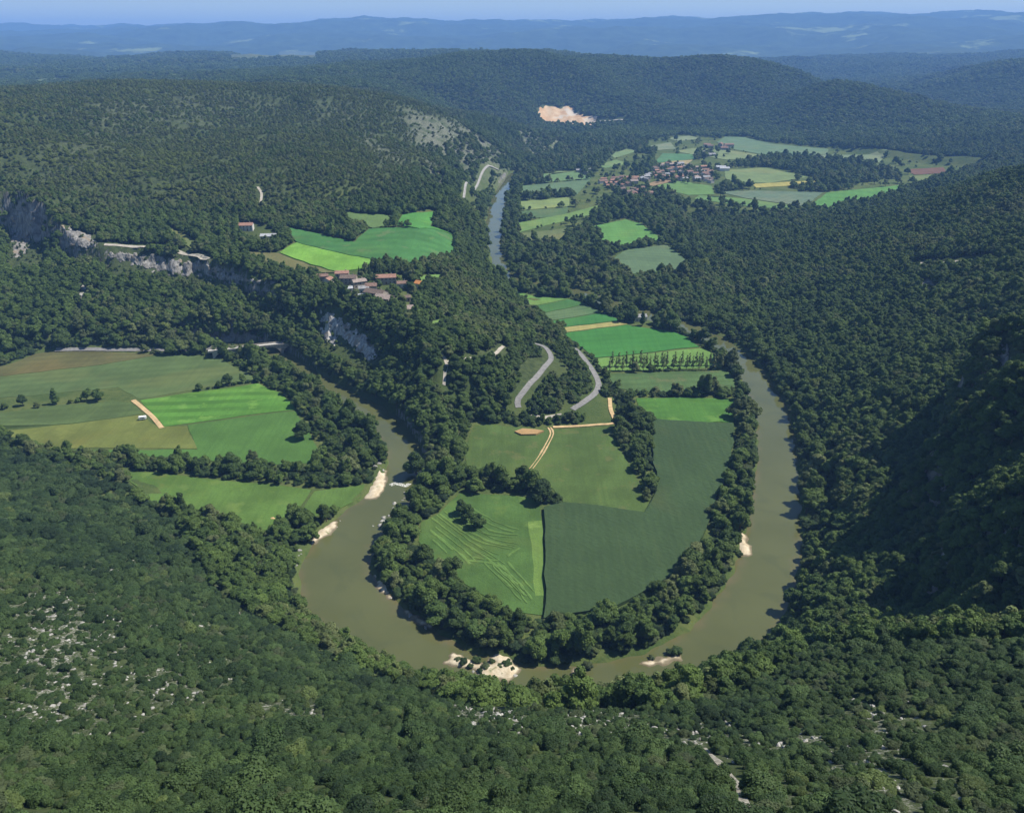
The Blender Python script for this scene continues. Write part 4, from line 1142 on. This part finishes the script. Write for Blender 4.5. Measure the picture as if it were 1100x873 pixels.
SHR = [('on the pale stony patch of the left slope', [(-50, 600), (160, 600), (200, 800), (-50, 830)]),
       ('along the white rocky crest of the near slope', [(450, 740), (860, 740), (860, 815), (450, 815)]),
       ('beside the stony trail', [(720, 790), (850, 790), (850, 900), (720, 900)]),
       ('on the rocky ground right of the trail', [(840, 740), (1120, 740), (1120, 900), (840, 900)]),
       ('on the upper edge of the right slope', [(800, 660), (1120, 660), (1120, 745), (800, 745)]),
       ('low on the near slope left of the stony trail', [(330, 800), (730, 800), (730, 900), (330, 900)])]
m = pick(SC, 300, np.array([p.h for p in SHRUB])[SC[:, 4].astype(int)])
for e in SC[m]:
    pr = SHRUB[int(e[4])]; px, py, _ = proj(e[0], e[1], e[2])
    rg = region(px, py, SHR, 'low on the left scrub slope')
    sz = 'large ' if e[3] > 1.15 else 'small ' if e[3] < .75 else ''
    add_tree('shrub', pr, e[0], e[1], e[2] - .1, e[3], rng.uniform(0, 6.28), f'{sz}{pr.tone} scrub bush {rg}', 'shrub', f'{sz}{pr.tone} bushes {rg}', False, rng.uniform(.8, 1.25))
scene_mass('scrub', 'dense green garrigue scrub over the near slopes', SC[~m], SHRUB)

# ------------------------------------------------------------------ poplar row and notable single trees
def ground_at(px, py):
    x, y, z = at(px, py); return float(x[0]), float(y[0]), float(z[0])
for i, px in enumerate(np.linspace(654, 774, 17)):
    for row in range(2):
        x, y = onz(px + rng.uniform(-1.3, 1.3) + row * 3, 398.0 - row * 4.5 + (px - 700) * -.012)
        add_tree('poplar', POPLAR[(i + row) % 3], float(x), float(y), 0, rng.uniform(.72, .95), rng.uniform(0, 6.28),
                 'slender pale poplar in the front row of the plantation' if row == 0 else 'slender pale poplar in the rear row of the plantation', 'poplar', 'front poplar row' if row == 0 else 'rear poplar row', True)
for (px, py, pr, s, lb) in [(448, 516, BROAD[4], 1.35, 'big round dark tree standing above the white sand bank'), (326, 470, BROAD[4], .9, 'round tree alone at the corner of the green meadow'),
                            (60, 434, TALL[0], .72, 'tallest dark tree in the hedge of the left fields'), (25, 436, BROAD[0], .75, 'smaller round tree left of the tallest hedge tree'), (6, 439, BROAD[1], .5, 'bushy tree at the left end of the field hedge'), (40, 438, BROAD[3], .4, 'low bush between the two round hedge trees'), (76, 433, BROAD[5], .38, 'pale low bush right of the tallest hedge tree'), (84, 432, BROAD[6], .42, 'small bushy tree before the wide hedge tree'), (105, 430, BROAD[9], .85, 'wide dark tree at the right end of the field hedge'), (94, 430, BROAD[2], .7, 'bushy tree next to the wide hedge tree'),
                            (801, 556, TALL[1], .95, 'slender tall poplar leaning over the right reach above the beach'), (712, 352, TALL[2], .95, 'largest tree of the clump by the river flat'), (690, 350, TALL[0], .8, 'dark tree left in the clump by the river flat'),
                            (720, 354, BROAD[4], 1.25, 'broad tree at the right of the river flat clump'), (665, 346, BROAD[0], .8, 'low tree leading the river flat clump'), (249, 507, BROAD[4], .95, 'tall round tree in the middle of the long meadow hedge'),
                            (276, 512, BROAD[9], 1.0, 'wide tree near the right part of the long meadow hedge'), (197, 552, TALL[0], .8, 'pointed dark tree at the meadow corner on the left slope'), (424, 240, BROAD[0], .95, 'dark tree alone in the plateau field'), (393, 246, BROAD[9], .5, 'tiny tree on the plateau field edge'),
                            (581, 540, BROAD[7], 1.1, 'tallest dark tree in the meadow hedge of the loop'), (512, 566, BROAD[9], .8, 'foremost of three round trees in the rough grass field'), (504, 559, BROAD[4], .75, 'middle of three round trees in the rough grass field'), (497, 552, BROAD[0], .8, 'rearmost of three round trees in the rough grass field'), (694, 536, BROAD[3], .6, 'small tree at the meadow tip beside the maize')]:
    x, y, z = ground_at(px, py); add_tree('tree', pr, x, y, z - .2, s, rng.uniform(0, 6.28), lb, 'tree')
print('trees done', round(time.time() - T0, 1))
# ------------------------------------------------------------------ houses
def box_arrays(x0, x1, y0, y1, z0, z1):
    V = [(x, y, z) for z in (z0, z1) for y in (y0, y1) for x in (x0, x1)]
    return np.array(V, float), np.array([(0, 2, 3, 1), (4, 5, 7, 6), (0, 1, 5, 4), (2, 6, 7, 3), (0, 4, 6, 2), (1, 3, 7, 5)])
def join_q(parts):
    V, Q, o = [], [], 0
    for v, q in parts: V.append(v); Q.append(q + o); o += len(v)
    return np.concatenate(V), np.concatenate(Q)
def roof_mat(name, col):
    t = NT(name); p = t.n('ShaderNodeTexCoord').outputs['Object']
    w_ = t.n('ShaderNodeTexWave', i_Vector=p, i_Scale=1.2, i_Distortion=.6, bands_direction='X').outputs['Fac']
    n = t.noise(p, .9, 4, .7)
    c = t.mix(t.rng(n, .3, .7), tuple(v * .62 for v in col), tuple(min(1, v * 1.3) for v in col))
    c = t.mix(t.math('MULTIPLY', t.rng(w_, .2, .6), .25), c, tuple(v * .55 for v in col))
    return t.bsdf(c, .9, .1, t.bump(w_, .5, .08))
ROOFS = {'red brown': roof_mat('tiles_red_brown', (.23, .15, .115)), 'rosy red': roof_mat('tiles_rosy', (.32, .185, .135)), 'dark brown': roof_mat('tiles_brown', (.17, .13, .105)),
         'bright orange': roof_mat('tiles_orange', (.52, .23, .08)), 'pale pink': roof_mat('tiles_pale', (.32, .26, .22)), 'grey white': roof_mat('tiles_grey', (.30, .30, .30)), 'white': roof_mat('sheet_white', (.42, .43, .44))}
WALLS = {'stone': simple('stone_wall', (.30, .265, .21), .9, .25, 1.2), 'white': simple('lime_render', (.52, .50, .45), .9, .1, .8)}
winm = NT('dark_window').bsdf((.03, .035, .045), .15, .5)
doorm = simple('wood_door', (.14, .085, .05), .7, .2, 3)
HM = {}
def house_meshes(w, d, h, wallk, roofk):
    key = (w, d, h, wallk, roofk)
    if key in HM: return HM[key]
    rise = d * .5 * .45
    V = np.array([(-w / 2, -d / 2, -2.5), (w / 2, -d / 2, -2.5), (w / 2, d / 2, -2.5), (-w / 2, d / 2, -2.5), (-w / 2, -d / 2, h), (w / 2, -d / 2, h), (w / 2, d / 2, h), (-w / 2, d / 2, h), (-w / 2, 0, h + rise), (w / 2, 0, h + rise)])
    me = bpy.data.meshes.new('house_wall'); me.from_pydata(V.tolist(), [], [(0, 1, 5, 4), (2, 3, 7, 6), (1, 2, 6, 9, 5), (3, 0, 4, 8, 7)]); me.materials.append(WALLS[wallk]); me.update()
    o, th, ex = .45, .22, .35       # eaves, thickness, verge
    sl = rise / (d / 2)
    P = []
    for s in (-1, 1):
        yb, zb = s * (d / 2 + o), h - o * sl
        a = [(-w / 2 - ex, yb, zb + .03), (w / 2 + ex, yb, zb + .03), (w / 2 + ex, 0, h + rise + .03), (-w / 2 - ex, 0, h + rise + .03)]
        q = np.array(a + [(x, y, z + th) for x, y, z in a])
        f = np.array([(0, 1, 2, 3), (7, 6, 5, 4), (0, 4, 5, 1), (1, 5, 6, 2), (3, 2, 6, 7), (0, 3, 7, 4)])
        P.append((q, f if s < 0 else f[:, ::-1]))
    rv, rq = join_q(P); rf = mesh_np('house_roof', rv, rq, [ROOFS[roofk]])
    cv, cq = box_arrays(-.35, .35, -.3, .3, 0, 1.5); ch = mesh_np('house_chimney', cv, cq, [WALLS['stone']])
    wv, wq = box_arrays(-.45, .45, -.05, .05, -.6, .6); wi = mesh_np('house_window', wv, wq, [winm])
    dv, dq = box_arrays(-.5, .5, -.05, .05, 0, 2.1); dr = mesh_np('house_door', dv, dq, [doorm])
    HM[key] = (me, rf, ch, wi, dr, rise); return HM[key]
def house(x, y, z, rot, w, d, h, wallk, roofk, label, group=None, detail=True, name='house'):
    me, rf, ch, wi, dr, rise = house_meshes(w, d, h, wallk, roofk)
    e = bpy.data.objects.new(name, None); COL.objects.link(e); e.location = (x, y, z); e.rotation_euler = (0, 0, rot)
    link('wall', me, e); ro = link('roof', rf, e)
    if detail:
        link('chimney', ch, ro, (w * .28, d * .1, h + rise * .7))
        n = max(2, int(w / 3.2))
        for s in (-1, 1):
            for i in range(n):
                xx = -w / 2 + w * (i + .5) / n
                if s < 0 and i == n // 2: link('door', dr, e, (xx, s * (d / 2 + .03), 0))
                else: link('window', wi, e, (xx, s * (d / 2 + .03), min(1.5, h * .5)))
                if h > 4.5: link('window', wi, e, (xx, s * (d / 2 + .03), h - 1.3))
    return tag(e, label, 'house', group)
HAM = [(347, 301, .2, 9, 6, 4, 'stone', 'red brown', 'red brown roofed house at the left end of the hamlet'),
       (353, 304, 1.2, 7, 6, 3.5, 'white', 'rosy red', 'small rosy roofed house beside the left end house of the hamlet'),
       (368, 299, .1, 11, 7, 5, 'stone', 'rosy red', 'rosy roofed house at the back left of the hamlet'),
       (375, 304, .0, 13, 8, 5, 'stone', 'dark brown', 'long dark brown roofed house near the back left of the hamlet'),
       (374, 313, .3, 7, 5, 3, 'white', 'white', 'small white building at the hamlet front'),
       (386, 308, .5, 11, 7, 5, 'stone', 'pale pink', 'pale pinkish roofed house in the middle of the hamlet'),
       (391, 314, .2, 8, 6, 4, 'white', 'grey white', 'small grey roofed house in front of the pale pinkish one'),
       (399, 312, .1, 9, 7, 4.5, 'stone', 'red brown', 'red brown roofed house right of the small grey roof'),
       (415, 304, .15, 16, 8, 5.5, 'stone', 'rosy red', 'long rosy red roofed farmhouse at the hamlet centre'),
       (404, 320, -.45, 17, 9, 5, 'stone', 'dark brown', 'large dark brown roofed barn at the hamlet front'),
       (413, 325, -.4, 13, 9, 4.5, 'stone', 'pale pink', 'pale roofed barn joined below the dark barn'),
       (453, 309, -.5, 10, 7, 4, 'white', 'bright orange', 'house with bright orange roof right of the hamlet'),
       (436, 336, .2, 11, 8, 4, 'white', 'pale pink', 'pale pink roofed house alone below the hamlet'),
       (432, 308, .2, 8, 6, 3.5, 'white', 'red brown', 'red brown roofed bungalow between rosy farmhouse and orange roof'),
       (391, 321, .1, 8, 5, 3, 'stone', 'white', 'low shed with white roof left of the dark barn'),
       (436, 323, .3, 7, 5, 3.2, 'stone', 'dark brown', 'dark brown roofed shed above the lone pink roofed house'),
       (265, 247, .1, 13, 8, 5, 'white', 'rosy red', 'white villa with red roof on the slope left of the fields'),
       (289, 257, .1, 14, 7, 3.5, 'white', 'white', 'long white roofed barn by the plateau fields'),
       (687, 344, .2, 11, 7, 4, 'white', 'grey white', 'white house hidden in the tree clump by the river')]
for (px, py, rot, w, d, h, wk, rk, lb) in HAM:
    x, y, z = ground_at(px, py); house(x, y, z, rot, w, d, h, wk, rk, lb)
def cluster(poly, n, dmin, lab, grp, roofs, rot0, sizes, detail=False):
    P = np.array(poly, float); pts = []
    for t_ in range(n * 40):
        if len(pts) >= n: break
        px = rng.uniform(P[:, 0].min(), P[:, 0].max()); py = rng.uniform(P[:, 1].min(), P[:, 1].max())
        if not inpoly(P, np.array([px]), np.array([py]))[0]: continue
        x, y = onz(px, py, 1.0)
        if any((x - a) ** 2 + (y - b) ** 2 < dmin ** 2 for a, b in pts): continue
        pts.append((x, y))
        rk = roofs[rng.integers(len(roofs))]; w, d, h = sizes[rng.integers(len(sizes))]
        wk = 'white' if rng.random() < .35 else 'stone'
        house(float(x), float(y), float(hgt(x, y)), rot0 + rng.choice([0, 0, math.pi / 2]) + rng.normal(0, .2), w, d, h, wk, rk, f'{rk} roofed house {lab}', f'{rk} roofs {grp}', detail)
VS = [(11, 7, 4.5), (13, 8, 5), (9, 7, 4.5), (15, 8, 4.5), (10, 6, 5.5)]
cluster([(700, 182), (712, 177), (738, 176.5), (756, 181), (768, 188), (764, 196), (745, 195), (722, 193), (704, 191)], 46, 15, 'in the main far village', 'of the far village', ['red brown', 'red brown', 'rosy red', 'dark brown', 'pale pink', 'grey white'], .3, VS)
cluster([(646, 195), (662, 191), (684, 192), (680, 200), (660, 202), (648, 200)], 16, 13, 'in the left part of the far village', 'left in the far village', ['rosy red', 'rosy red', 'red brown', 'pale pink'], .2, VS)
cluster([(666, 204), (690, 203), (700, 209), (696, 214), (676, 212)], 10, 14, 'among trees in front of the far village', 'in front of the far village', ['rosy red', 'red brown', 'dark brown'], .5, VS)
cluster([(688, 188), (700, 188), (700, 195), (688, 196)], 5, 13, 'between the two parts of the far village', 'between the village parts', ['white', 'grey white'], .2, VS)
cluster([(758, 156), (785, 157), (784, 161), (758, 160)], 6, 16, 'at the farm under the far forest edge', 'of the far farm', ['dark brown', 'red brown'], .1, [(22, 10, 6), (16, 10, 5)])
cluster([(755, 164), (770, 164), (770, 168), (756, 168)], 5, 14, 'below the far farm', 'below the far farm', ['dark brown', 'red brown', 'grey white'], .1, VS)
cluster([(772, 180), (778, 180), (778, 184), (772, 184)], 2, 12, 'right of the far village', 'right of the village', ['white'], .1, [(18, 10, 5)])
cluster([(622, 182), (634, 182), (634, 187), (622, 187)], 3, 14, 'by the meadows left of the far village', 'by the meadows', ['white', 'grey white'], .1, VS)
cluster([(975, 122.5), (1002, 122.5), (1004, 126), (974, 126)], 12, 22, 'in the distant hamlet under the blue hills', 'of the distant hamlet', ['white', 'pale pink', 'grey white'], .1, [(26, 14, 8), (20, 12, 7)])
# garden trees and conifers of the hamlet
for (px, py, k, s) in [(392, 297, 0, .75), (397, 296, 1, .85), (405, 295, 0, 1.15), (409, 297, 1, .8), (413, 298, 0, .7), (386, 296, 0, .65), (419, 297, 1, .75), (425, 298, 0, .7)]:
    x, y, z = ground_at(px, py); tall = px == 405
    add_tree('conifer', CONE[k], x, y, z - .2, s, rng.uniform(0, 6), 'tallest dark conifer behind the hamlet roofs' if tall else 'dark conifer in the row behind the hamlet roofs', 'conifer', None if tall else 'conifers behind the hamlet')
GARD = [(360, 305), (364, 309), (381, 300), (381, 318), (394, 305), (400, 305), (408, 311), (423, 312), (427, 303), (428, 317), (440, 312), (445, 315), (424, 322), (424, 331), (443, 330), (430, 331), (396, 326), (384, 320), (366, 316), (357, 311), (444, 300), (448, 322), (405, 304), (389, 300), (460, 304), (418, 317), (431, 327)]
for i, (px, py) in enumerate(GARD):
    x, y, z = ground_at(px, py); pr = BROAD[[0, 1, 5, 6, 9, 8][i % 6]]; s = rng.uniform(.5, .9)
    add_tree('garden_tree', pr, x, y, z - .2, s, rng.uniform(0, 6), f'{pr.tone} garden tree between the hamlet houses', 'tree', f'{pr.tone} garden trees')
# trees among the village roofs
for i in range(420):
    px, py = rng.uniform(640, 790), rng.uniform(158, 214)
    if not any(inpoly(np.array(P, float), np.array([px]), np.array([py]))[0] for P in ([(694, 180), (720, 174), (772, 184), (770, 199), (700, 197)], [(642, 190), (684, 188), (702, 204), (700, 216), (660, 214)], [(752, 152), (788, 154), (786, 170), (752, 170)])): continue
    x, y = onz(px, py, 0); pr = BROAD[int(rng.integers(10))]
    add_tree('village_tree', pr, float(x), float(y), float(hgt(x, y)) - .2, rng.uniform(.5, 1.0), rng.uniform(0, 6), f'{pr.tone} tree between the far village roofs', 'tree', f'{pr.tone} far village trees', False)

# bushes on the gravel
for i, (px, py, s) in enumerate([(498, 712, .9), (505, 716, .7), (512, 710, .8), (522, 716, 1.0), (528, 711, .8), (516, 721, .6), (536, 716, .7), (545, 714, .9), (492, 708, .7), (540, 723, .5), (550, 719, .6), (727, 700, 1.2), (720, 701, .8), (700, 706, .7), (794, 572, 1.2), (791, 583, 1.0), (793, 595, .9), (622, 724, 1.0), (632, 716, 1.1)]):
    x, y = map(float, onz(px, py, -.6)); pr = SHRUB[i % 5]
    nm = 'on the forked gravel spit' if i < 11 else 'on the small beaches of the loop'
    add_tree('shrub', pr, x, y, -.9, s, rng.uniform(0, 6), f'{pr.tone} bush {nm}', 'shrub', f'{pr.tone} bushes {nm}', False)
# ------------------------------------------------------------------ stone bridge
A = np.array(onz(228, 377.5, 5.0)); B = np.array(onz(326, 367.5, 5.0))
L = float(np.linalg.norm(B - A)); ang = math.atan2(B[1] - A[1], B[0] - A[0])
br = bpy.data.objects.new('bridge', None); COL.objects.link(br); br.location = (A[0], A[1], 0); br.rotation_euler = (0, 0, ang)
tag(br, 'pale stone arch road bridge over the river below the cliff', 'bridge')
stone = simple('bridge_stone', (.34, .31, .26), .9, .25, .7)
na, r_, zt = 4, L / 4 / 2 - 1.1, 5.2
prof = []
for i in range(na):
    c0 = L * (i + .5) / na
    prof.append((L * i / na, -3))
    for k in range(13):
        a = math.pi * (1 - k / 12); prof.append((c0 + r_ * math.cos(a), -3 if k in (0, 12) else -1.5 + (zt + .7) * math.sin(a)))
prof.append((L, -3))
bmx = bmesh.new(); lo = [[], []]
for s, yy in enumerate((-2.8, 2.8)):
    for (x, z) in prof: lo[s].append((bmx.verts.new((x, yy, z)), bmx.verts.new((x, yy, zt))))
for i in range(len(prof) - 1):
    for s in (0, 1):
        q = [lo[s][i][0], lo[s][i + 1][0], lo[s][i + 1][1], lo[s][i][1]]
        if abs(prof[i][0] - prof[i + 1][0]) > 1e-6: bmx.faces.new(q)
    bmx.faces.new([lo[0][i][0], lo[0][i + 1][0], lo[1][i + 1][0], lo[1][i][0]])
bmesh.ops.recalc_face_normals(bmx, faces=bmx.faces[:])
me = bpy.data.meshes.new('arches'); bmx.to_mesh(me); bmx.free(); me.materials.append(stone); link('arches', me, br)
for nm, (y0, y1, z0, z1), mt in (('deck', (-3.0, 3.0, zt + .003, zt + .6), simple('deck_gravel', (.42, .40, .36), .9, .15, .6)), ('parapet', (-3.1, -2.75, zt + .603, zt + 1.5), stone), ('parapet', (2.75, 3.1, zt + .603, zt + 1.5), stone)):
    v, q = box_arrays(-3, L + 3, y0, y1, z0, z1); link(nm, mesh_np('bridge_' + nm, v, q, [mt]), br)

# small white caravan parked on the olive meadow
x, y = map(float, onz(153.5, 451, 0)); cv = bpy.data.objects.new('caravan', None); COL.objects.link(cv); cv.location = (x, y, .2); cv.rotation_euler = (0, 0, .3)
tag(cv, 'small white caravan parked on the olive meadow near the track', 'caravan')
wp = simple('white_paint', (.78, .78, .76), .4, .05, 1); rub = simple('rubber', (.03, .03, .03), .8, .1, 1)
bmx = bmesh.new(); bmesh.ops.create_cube(bmx, size=1, matrix=Matrix.Translation((0, 0, 1.55)) @ Matrix.Diagonal((4.6, 2.1, 2.0, 1))); bmesh.ops.bevel(bmx, geom=bmx.edges[:], offset=.28, segments=3, affect='EDGES')
me = bpy.data.meshes.new('caravan_body'); bmx.to_mesh(me); bmx.free(); me.materials.append(wp); link('body', me, cv)
for s in (-1, 1):
    v, q = box_arrays(-1.6, 1.2, s * 1.06 - .02, s * 1.06 + .02, 1.5, 2.1); link('window', mesh_np('caravan_window', v, q, [winm]), cv)
    bmx = bmesh.new(); bmesh.ops.create_cone(bmx, cap_ends=True, segments=20, radius1=.36, radius2=.36, depth=.22, matrix=Matrix.Translation((-.2, s * .98, .36)) @ Matrix.Rotation(math.pi / 2, 4, 'X'))
    me = bpy.data.meshes.new('caravan_wheel'); bmx.to_mesh(me); bmx.free(); me.materials.append(rub); link('wheel', me, cv)
v, q = box_arrays(2.3, 3.6, -.06, .06, .55, .67); link('drawbar', mesh_np('caravan_drawbar', v, q, [rub]), cv)

# ------------------------------------------------------------------ limestone rocks
def rock_mesh(seed, flat):
    r = np.random.default_rng(seed)
    v = ICO_V.copy()
    for k in range(9):
        n = r.normal(size=3); n /= np.linalg.norm(n); d = r.uniform(.45, .8)
        q = v @ n; v = v - np.maximum(q - d, 0)[:, None] * n
    v = v * (1 + .05 * r.normal(size=(len(v), 1))) * np.array([1.25, .85, flat])
    return mesh_np('limestone', v, ICO_F, [LIME])
t = NT('limestone'); p = t.n('ShaderNodeNewGeometry').outputs['Position']
cc = t.mix(t.rng(t.noise(p, .8, 5, .7), .3, .7), (.20, .195, .175), (.44, .425, .385)); cc = t.mix(t.math('MULTIPLY', t.rng(t.noise(p, 2.5, 3), .5, .7), .5), cc, (.20, .19, .17))
LIME = t.bsdf(cc, .9, .15, t.bump(t.noise(p, 3, 4, .7), .6, .2))
class RK: pass
RP = []
for i in range(7):
    k = RK(); k.whole = rock_mesh(40 + i, .5 + .08 * i); k.h = 1.0; k.tone = 'pale'; RP.append(k)
x, y = grid_pts(-330, 330, 15, 330, .85)
r = np.hypot(x, y); z = hgt(x, y); px, py, dep = proj(x, y, z)
s = (r > 25) & (r < 330) & (px > -20) & (px < 1120) & (py < 890) & inpoly(FGPOLY, px, py)
x, y, z, px, py = x[s], y[s], z[s], px[s], py[s]
rk = gi(rock, x, y); n = fbm(x / 6, y / 6, 15, 3)
s = (rng.random(len(x)) < rk * (.34 + .6 * n)) & free(x, y, -.5); x, y, z, n = x[s], y[s], z[s], n[s]
E = np.column_stack([x, y, z - .05, (.12 + .50 * rng.random(len(x)) ** 3.0) * (1 + .3 * n), rng.integers(0, 7, len(x))])
# the broken ledge along the crest of the near slope
lx, ly, lz = at(np.linspace(500, 650, 46) + rng.normal(0, 2, 46), 764 + 5 * np.sin(np.linspace(0, 9, 46)) + rng.normal(0, 2.5, 46))
l2 = at(np.linspace(700, 840, 42) + rng.normal(0, 2, 42), 781 + 4 * np.sin(np.linspace(0, 8, 42)) + rng.normal(0, 3, 42))
for a in ((lx, ly, lz), l2): E = np.concatenate([E, np.column_stack([a[0], a[1], a[2] - .05, rng.uniform(.2, .8, len(a[0])), rng.integers(0, 7, len(a[0]))])])
m = pick(E, 300, np.ones(7)[E[:, 4].astype(int)])
RREG = [('in the stony scrub at the far left', [(-50, 600), (165, 600), (210, 800), (-50, 830)]), ('on the crest of the near slope', [(440, 735), (860, 735), (860, 800), (440, 815)]), ('beside the stony trail', [(715, 795), (840, 795), (840, 900), (715, 900)]), ('on the right near slope', [(835, 700), (1120, 700), (1120, 900), (835, 900)])]
for e in E[m]:
    px, py, _ = proj(e[0], e[1], e[2]); rg = region(px, py, RREG, 'on the left near slope')
    sz = 'large ' if e[3] > .85 else 'small ' if e[3] < .45 else ''
    o = link('limestone_rock', RP[int(e[4])].whole, None, (e[0], e[1], e[2])); o.scale = (e[3],) * 3; o.rotation_euler = (rng.normal(0, .2), rng.normal(0, .2), rng.uniform(0, 6.28))
    tag(o, f'{sz}pale limestone rock {rg}', 'rock', f'{sz}rocks {rg}')
print('rocks', len(E))
if (~m).sum(): scene_mass('rubble', 'pale limestone rubble scattered between the bushes', E[~m], RP)
# boulders on the river banks
BB = [((408, 606), (420, 645), 9, 'on the inner left bank ledge'), ((405, 570), (440, 522), 14, 'along the shaded inner bank'), ((332, 584), (366, 559), 10, 'on the stony outer left shore'), ((434, 657), (464, 673), 7, 'on the thin pale shore'), ((404, 498), (412, 506), 6, 'at the head of the white sand bank'), ((480, 712), (556, 728), 8, 'on the gravel spit'), ((316, 612), (326, 592), 6, 'on the far left shore')]
for (a, b, n, lb) in BB:
    for i in range(n):
        u = (i + rng.uniform(.1, .9)) / n; x, y = onz(a[0] + (b[0] - a[0]) * u + rng.normal(0, 2), a[1] + (b[1] - a[1]) * u + rng.normal(0, 1.5), -1.0)
        s = rng.uniform(.5, 1.5)
        o = link('boulder', RP[int(rng.integers(7))].whole, None, (float(x), float(y), max(float(hgt(x, y)), -1.3) + .1 * s)); o.scale = (s, s, s * .8); o.rotation_euler = (0, 0, rng.uniform(0, 6.28))
        tag(o, f'white boulder {lb}', 'boulder', f'boulders {lb}')
# two straw heaps left on the lower meadow
stw = simple('straw', (.50, .34, .17), .95, .25, 2)
for i, (px, py, s, lb) in enumerate([(293, 557.5, 1.5, 'small straw heap on the lower left meadow'), (300, 562.5, 1.9, 'larger straw heap beside the small one on the lower left meadow')]):
    x, y = map(float, onz(px, py, 0)); v = ICO_V * (1 + .12 * rng.normal(size=(len(ICO_V), 1))) * np.array([s, s * .8, s * .55]); v[:, 2] = np.maximum(v[:, 2], -.2)
    tag(link('straw_heap', mesh_np('straw_heap', v, ICO_F, [stw]), None, (x, y, .2)), lb, 'straw heap')
# white water over the shallow sill
x, y = onz(np.array([419, 424, 430, 436, 440]), np.array([521, 519, 520, 522, 519]), -1.0)
foam = NT('foam'); fm = foam.bsdf(foam.mix(foam.rng(foam.noise(foam.pos(), 1.5, 4, .7), .45, .6), (.12, .12, .06), (.75, .75, .72)), .5, .3)
rb = ribbon('white_water', np.column_stack([x, y]), 2.6, 0, fm, cell=.8); rb[0][:, 2] = -1.07 + np.abs(rng.normal(0, .06, len(rb[0])))
tag(link('white_water', mesh_np('white_water', rb[0], rb[1], [fm])), 'white ripples over the shallow sill in the left reach', kind='structure')
# ------------------------------------------------------------------ light, air, camera
SUN_EL = math.radians(54); SAZ = math.atan2(.98, .16)      # azimuth from +Y towards +X
w = bpy.data.worlds.new('World'); scene.world = w; w.use_nodes = True
nt = w.node_tree; nt.nodes.clear()
sky = nt.nodes.new('ShaderNodeTexSky'); sky.sky_type = 'NISHITA'; sky.sun_disc = False
sky.sun_elevation = SUN_EL; sky.sun_rotation = SAZ; sky.altitude = 300; sky.air_density = 1.0; sky.dust_density = .1; sky.ozone_density = 3.0
bg = nt.nodes.new('ShaderNodeBackground'); bg.inputs[1].default_value = SKY_S
nt.links.new(sky.outputs[0], bg.inputs[0])
wo = nt.nodes.new('ShaderNodeOutputWorld'); nt.links.new(bg.outputs[0], wo.inputs[0])
sl = bpy.data.lights.new('sun', 'SUN'); sl.energy = SUN_S; sl.angle = math.radians(.5); sl.color = (1.0, .95, .86)
so = bpy.data.objects.new('sun', sl); COL.objects.link(so)
sd = Vector((math.sin(SAZ) * math.cos(SUN_EL), math.cos(SAZ) * math.cos(SUN_EL), math.sin(SUN_EL)))
so.rotation_euler = sd.to_track_quat('Z', 'Y').to_euler(); so.location = sd * 600

t = NT('air'); pv = t.n('ShaderNodeVolumePrincipled')
pv.inputs['Color'].default_value = (*HAZE_C, 1); pv.inputs['Density'].default_value = HAZE_D; pv.inputs['Anisotropy'].default_value = 0.0
t.link(pv.outputs[0], t.out.inputs['Volume'])
hx, hy0, hy1, hz0, hz1 = 17500, -60, 20500, float(Z.min()) - 8, float(max(Z.max(), H)) + 40
V = [(sx * hx, y, z) for z in (hz0, hz1) for y in (hy0, hy1) for sx in (-1, 1)]
hm = mesh_np('haze', V, [(0, 2, 3, 1), (4, 5, 7, 6), (0, 1, 5, 4), (2, 6, 7, 3), (0, 4, 6, 2), (1, 3, 7, 5)], [t.m])
tag(link('haze', hm), 'thin blue summer haze filling the valley', kind='stuff')

cd = bpy.data.cameras.new('camera'); cam = bpy.data.objects.new('camera', cd); COL.objects.link(cam)
cd.sensor_width = 36; cd.lens = 36 * F / 1100; cd.clip_start = .5; cd.clip_end = 60000
cam.location = (0, 0, H); cam.rotation_euler = (math.pi / 2 - TH, 0, 0)
scene.camera = cam
vs = scene.view_settings
vs.view_transform = 'Standard'; vs.look = 'None'; vs.exposure = EXPOSURE; vs.gamma = 1; vs.use_curve_mapping = False
scene.render.engine = 'CYCLES'
cy = scene.cycles
cy.use_denoising = True; cy.max_bounces = 4; cy.diffuse_bounces = 2; cy.glossy_bounces = 2; cy.transmission_bounces = 2; cy.volume_bounces = 1; cy.transparent_max_bounces = 8
try: cy.denoiser = 'OPENIMAGEDENOISE'; cy.denoising_input_passes = 'RGB_ALBEDO_NORMAL'
except Exception: pass
cy.sample_clamp_indirect = 4
print('done', round(time.time() - T0, 1), len(scene.objects), 'objects')
